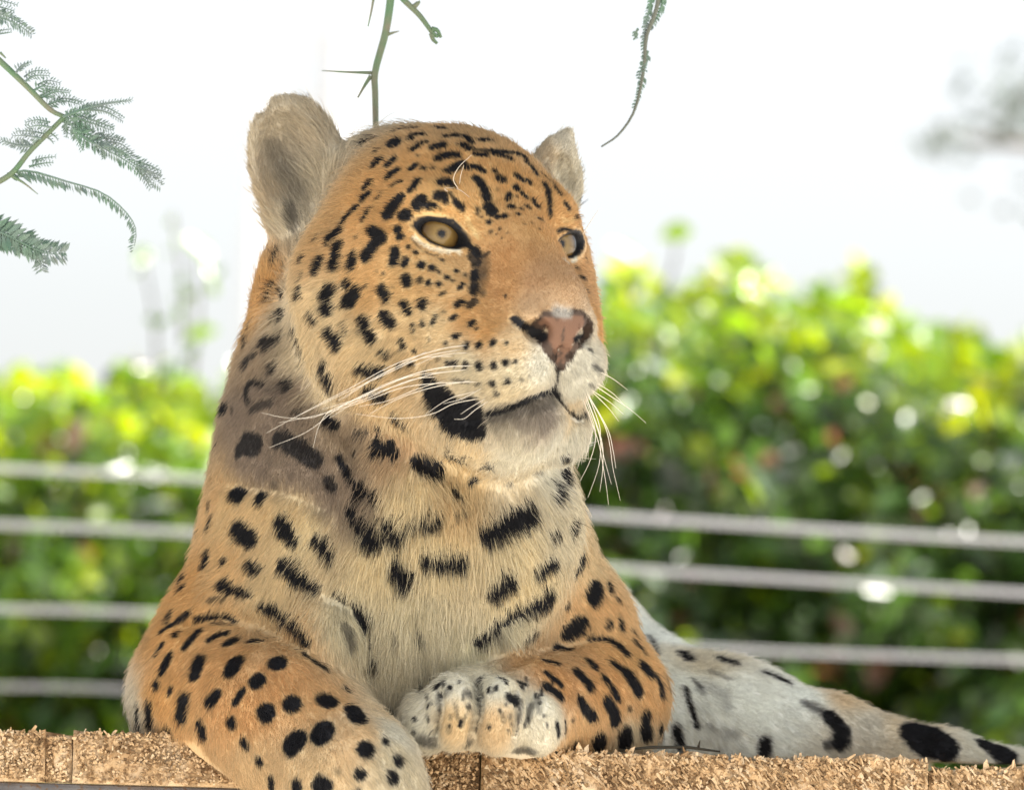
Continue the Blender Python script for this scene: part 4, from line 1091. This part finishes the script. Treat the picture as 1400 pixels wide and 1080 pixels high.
# materials
def fur_nodes(name, hair):
    m = bpy.data.materials.new(name); m.use_nodes = True
    nt = m.node_tree; nt.nodes.clear()
    out = nt.nodes.new('ShaderNodeOutputMaterial')
    at = nt.nodes.new('ShaderNodeAttribute'); at.attribute_name = 'coat'
    if hair:
        b = nt.nodes.new('ShaderNodeBsdfPrincipled')
        b.inputs['Roughness'].default_value = 0.55
        b.inputs['Specular IOR Level'].default_value = 0.25
        tr = nt.nodes.new('ShaderNodeBsdfTranslucent')
        mx = nt.nodes.new('ShaderNodeMixShader'); mx.inputs[0].default_value = 0.3
        nt.links.new(at.outputs['Color'], b.inputs['Base Color']); nt.links.new(at.outputs['Color'], tr.inputs['Color'])
        nt.links.new(b.outputs[0], mx.inputs[1]); nt.links.new(tr.outputs[0], mx.inputs[2])
        nt.links.new(mx.outputs[0], out.inputs['Surface'])
    else:
        b = nt.nodes.new('ShaderNodeBsdfPrincipled')
        b.inputs['Roughness'].default_value = 0.6
        b.inputs['Specular IOR Level'].default_value = 0.25
        nz = nt.nodes.new('ShaderNodeTexNoise'); nz.inputs['Scale'].default_value = 900; nz.inputs['Detail'].default_value = 4
        bp = nt.nodes.new('ShaderNodeBump'); bp.inputs['Strength'].default_value = 0.35; bp.inputs['Distance'].default_value = 0.001
        nt.links.new(nz.outputs[0], bp.inputs['Height']); nt.links.new(bp.outputs[0], b.inputs['Normal'])
        nt.links.new(at.outputs['Color'], b.inputs['Base Color'])
        nt.links.new(b.outputs[0], out.inputs['Surface'])
    return m
M_SKIN, M_HAIR = fur_nodes('coat_skin', False), fur_nodes('coat_hair', True)

jag = empty('jaguar', tuple(np.array([*P(540, 1026, 60)[:2], ZTOP])),
            'spotted tawny jaguar resting on the boards, head raised, one forearm hanging over the edge', 'jaguar')
body = mesh_obj('body', BV, BF, M_SKIN, jag, True)
ca = body.data.color_attributes.new('coat', 'FLOAT_COLOR', 'POINT')
ca.data.foreach_set('color', np.hstack([VCOL, np.ones((len(VCOL), 1))]).astype(np.float32).ravel())

# ------------------------------------------------------------------ fur
NH = 620000
tri = np.concatenate([BF[:, [0, 1, 2]], BF[:, [0, 2, 3]]])
ta = np.linalg.norm(np.cross(BV[tri[:, 1]] - BV[tri[:, 0]], BV[tri[:, 2]] - BV[tri[:, 0]]), axis=1) / 2
tc = BV[tri].mean(1)
tx, ty, td_ = to_px(tc)
tf = ((CAM - tc) * BN[tri[:, 0]]).sum(1) / np.linalg.norm(CAM - tc, axis=1)
tl = FLOWV[tri[:, 0], 3] / S
wgt = ta * np.where((tf > -0.35) & (tx > -60) & (tx < 1460) & (ty < 1130), 1.0, 0.12)
wgt *= np.clip(14.0 / tl, 0.55, 1.9)
# bare skin: eyes, nostrils, nose leather, under the belly
bare = np.zeros(len(tri), bool)
for c, ax, axr, s in EYES:
    q = (tc - c) @ axr.T
    bare |= (q[:, 0] / (43 * S)) ** 2 + (q[:, 2] / (22 * S)) ** 2 < 1
    bare &= True
eye_zone = bare & (np.minimum(np.linalg.norm(tc - EYES[0][0], axis=1), np.linalg.norm(tc - EYES[1][0], axis=1)) < 60 * S)
NOSEP = [cast(bvh1, *q)[0] for q in ((748, 440), (760, 440), (772, 442), (784, 440), (796, 442), (800, 450), (738, 446), (742, 438), (752, 434), (790, 436), (757, 452), (770, 454), (782, 452), (762, 466), (776, 466), (768, 478),
         (764, 490), (768, 490), (750, 476), (786, 472), (741, 460), (732, 456), (748, 464), (792, 458), (704, 437), (711, 443), (718, 449), (726, 455))]
nz_zone = np.min(np.stack([np.linalg.norm(tc - q, axis=1) for q in NOSEP if q is not None]), axis=0) < 8.5 * S
wgt[eye_zone | nz_zone] = 0
wgt[tc[:, 2] < ZTOP + 0.004] *= np.where(tc[tc[:, 2] < ZTOP + 0.004, 1] > YFRONT - 0.02, 0, 1)
ti = rng.choice(len(tri), NH, p=wgt / wgt.sum())
u, v = rng.random(NH), rng.random(NH)
fl = u + v > 1
u[fl], v[fl] = 1 - u[fl], 1 - v[fl]
T = tri[ti]
bc = np.stack([1 - u - v, u, v], 1)
HP = (BV[T] * bc[..., None]).sum(1)
HN = (BN[T] * bc[..., None]).sum(1); HN /= np.linalg.norm(HN, axis=1)[:, None]
HFL = (FLOWV[T] * bc[..., None]).sum(1)
HB = (BASE[T] * bc[..., None]).sum(1)
clump = hash_noise(HP, 0.0055, 21) * 0.30 + hash_noise(HP, 0.016, 22) * 0.22
D = HFL[:, :3] / (np.linalg.norm(HFL[:, :3], axis=1)[:, None] + 1e-9) + clump + rng.normal(0, 0.14, (NH, 3))
D -= HN * (D * HN).sum(1)[:, None]
D /= np.linalg.norm(D, axis=1)[:, None] + 1e-9
L = HFL[:, 3] * rng.uniform(0.6, 1.15, NH) * (1 + 0.25 * hash_noise(HP, 0.008, 31)[:, 0])
stray = rng.random(NH) < 0.05
L[stray] *= 1.4
lift = rng.uniform(0.22, 0.5, NH); lift[stray] += 0.35
lift = np.where(L > 20 * S, lift * 0.8, lift)
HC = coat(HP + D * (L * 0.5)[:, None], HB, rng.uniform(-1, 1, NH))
HC *= (rng.uniform(0.74, 1.18, NH))[:, None]
K = 5
tt = np.linspace(0, 1, K)
PT = np.empty((NH, K, 3))
for k, t in enumerate(tt):
    up = lift * (t - 0.42 * t * t) * L
    al = (t * (1 - 0.12 * t)) * L
    PT[:, k] = HP + D * al[:, None] + HN * (up - 0.0006 * (1 - t))[:, None] + np.array([0, 0, -1]) * (0.10 * t * t * L)[:, None]
cv = bpy.data.hair_curves.new('fur')
cv.add_curves([K] * NH)
off = np.array(jag.location)
cv.attributes['position'].data.foreach_set('vector', (PT - off).astype(np.float32).ravel())
rad = np.linspace(1.0, 0.25, K)[None] * np.clip(L / (14 * S), 0.75, 1.25)[:, None] * 0.00019
ra = cv.attributes.get('radius') or cv.attributes.new('radius', 'FLOAT', 'POINT')
ra.data.foreach_set('value', rad.astype(np.float32).ravel())
hc = cv.attributes.new('coat', 'FLOAT_COLOR', 'CURVE')
hc.data.foreach_set('color', np.hstack([HC, np.ones((NH, 1))]).astype(np.float32).ravel())
cv.materials.append(M_HAIR)
fur = bpy.data.objects.new('fur', cv)
link(fur, jag)
del PT

# ------------------------------------------------------------------ eyes and whiskers
def eye_mat():
    m = bpy.data.materials.new('eye'); m.use_nodes = True
    nt = m.node_tree; b = nt.nodes['Principled BSDF']
    b.inputs['Roughness'].default_value = 0.35
    b.inputs['Specular IOR Level'].default_value = 0.15
    b.inputs['Coat Weight'].default_value = 0.6
    b.inputs['Coat Roughness'].default_value = 0.02
    at = nt.nodes.new('ShaderNodeAttribute'); at.attribute_name = 'gaze'
    nz = nt.nodes.new('ShaderNodeTexNoise'); nz.inputs['Scale'].default_value = 260; nz.inputs['Detail'].default_value = 5
    ad = nt.nodes.new('ShaderNodeMath'); ad.operation = 'MULTIPLY_ADD'; ad.inputs[1].default_value = 0.035; 
    # iris fibres: noise stretched along the radius
    an = nt.nodes.new('ShaderNodeAttribute'); an.attribute_name = 'ray'
    nz.inputs['Scale'].default_value = 1.0
    nt.links.new(an.outputs['Vector'], nz.inputs['Vector'])
    ad.inputs[1].default_value = 0.16
    sb = nt.nodes.new('ShaderNodeMath'); sb.operation = 'SUBTRACT'; sb.inputs[1].default_value = 0.5
    nt.links.new(nz.outputs[0], sb.inputs[0]); nt.links.new(sb.outputs[0], ad.inputs[0]); nt.links.new(at.outputs['Fac'], ad.inputs[2])
    cr = nt.nodes.new('ShaderNodeValToRGB')
    e = cr.color_ramp.elements
    e[0].position = 0.0; e[0].color = (0.004, 0.004, 0.005, 1)
    e[1].position = 1.0; e[1].color = (0.02, 0.016, 0.014, 1)
    for pos, c in ((0.11, (0.004, 0.004, 0.005)), (0.135, (0.10, 0.065, 0.025)), (0.24, (0.24, 0.155, 0.048)), (0.42, (0.18, 0.11, 0.032)), (0.60, (0.12, 0.068, 0.02)), (0.68, (0.03, 0.02, 0.01)), (0.74, (0.012, 0.010, 0.010))):
        q = e.new(pos); q.color = (*c, 1)
    nt.links.new(ad.outputs[0], cr.inputs[0]); nt.links.new(cr.outputs[0], b.inputs['Base Color'])
    return m
M_EYE = eye_mat()
for (c, ax, axr, s), gx in zip(EYES, (0.20, 0.40)):
    g = RX * gx + UP * 0.06 - FW * 0.95; g /= np.linalg.norm(g)
    a0 = np.cross(g, UP); a0 /= np.linalg.norm(a0); a1 = np.cross(a0, g)
    V, Fc = [], []
    nr, ns = 48, 72
    for i in range(nr + 1):
        th = math.pi * 0.75 * i / nr
        bulge = 1 + 0.05 * max(0, 1 - (th / 0.62) ** 2)
        for j in range(ns):
            ph = 2 * math.pi * j / ns
            V.append(c + 37 * S * bulge * (g * math.cos(th) + (a0 * math.cos(ph) + a1 * math.sin(ph)) * math.sin(th)))
    for i in range(nr):
        for j in range(ns):
            Fc.append((i * ns + j, i * ns + (j + 1) % ns, (i + 1) * ns + (j + 1) % ns, (i + 1) * ns + j))
    eo = mesh_obj('eye', V, Fc, M_EYE, jag, True)
    ry = eo.data.attributes.new('ray', 'FLOAT_VECTOR', 'POINT')
    ry.data.foreach_set('vector', np.array([(7 * math.cos(2 * math.pi * j / ns), 7 * math.sin(2 * math.pi * j / ns), 3.0 * i / nr) for i in range(nr + 1) for j in range(ns)], dtype=np.float32).ravel())
    at = eo.data.attributes.new('gaze', 'FLOAT', 'POINT')
    at.data.foreach_set('value', np.repeat(np.sin(np.minimum(np.linspace(0, math.pi * 0.75, nr + 1), math.pi / 2)), ns).astype(np.float32))

M_WHISK = material('whisker', (0.85, 0.78, 0.66), 0.4, 0.4)
WHISK = [
 (638,472,600,478,540,498,480,530,430,556,364,592),(648,500,600,503,540,520,480,548,430,570,390,571,357,564),(622,500,570,510,510,535,460,560,420,590,368,612),(600,515,560,520,500,545,455,560,437,580,428,612),
 (655,522,600,524,550,530,500,548,440,566,382,578),(655,545,620,552,590,566,545,572,486,566),(668,548,650,560,635,572,621,573),(650,535,615,545,582,566),(585,480,545,500,500,525,470,545),(620,487,575,490,520,512,462,548),(640,505,590,512,540,528,490,545,440,560),
 (815,548,818,576,821,597,821,620,817,643,804,680),(809,566,812,585,820,612,825,640,829,665,832,690),(817,555,826,580,834,610,838,640,848,684),(818,543,832,558,846,576),(818,530,840,545,862,560,883,578),(819,508,838,518,858,533),
 (807,560,810,580,809,594,801,624),(811,558,814,590,808,626,793,658),(815,550,830,585,838,615,842,640),(819,525,838,538,852,552),
 (630,478,580,488,520,515,462,542,400,572),(612,508,560,515,505,538,450,572),(646,520,590,530,545,545,505,566),(610,520,570,532,530,548,490,556),(660,530,632,545,606,552),(664,545,645,556,630,566),(640,482,602,486,566,500),
 (816,540,834,550,852,566),(813,556,818,590,826,626,836,662),(806,568,806,590,800,612),(812,552,822,600,824,640,820,672),
 (626,258,620,245,628,228,645,212),(624,258,632,262,642,270),(628,252,630,240,634,226),(612,262,608,258,620,257),(800,300,812,296,820,285),
]
for w in WHISK:
    q = np.array(w, dtype=float).reshape(-1, 2)
    root = None
    for f in (0, 0.05, 0.1, 0.2, 0.3):
        a = q[0] + (np.array([770, 500]) - q[0]) * f
        root = cast(bvh1, *a)[0]
        if root is not None: break
    if root is None: continue
    rd = to_px(root)[2]
    ar = np.concatenate([[0], np.cumsum(np.linalg.norm(np.diff(q, axis=0), axis=1))])
    out = np.where(q[-1, 0] > 780, 10.0, -62.0)
    pts = []
    for i, (p, t) in enumerate(zip(q, ar / ar[-1])):
        dd = rd + out * math.sin(min(t, 1) * 1.5)
        hit = cast(bvh1, *p)[0]
        if hit is not None: dd = min(dd, to_px(hit)[2] - 14 * min(1, t * 4))
        pts.append(root if i == 0 else P(p[0], p[1], dd))
    pl = spline(pts, 22)
    V, Fc = tube(pl, np.linspace(0.00034, 0.00010, 22), 5)
    mesh_obj('whisker', V, Fc, M_WHISK, jag, True)
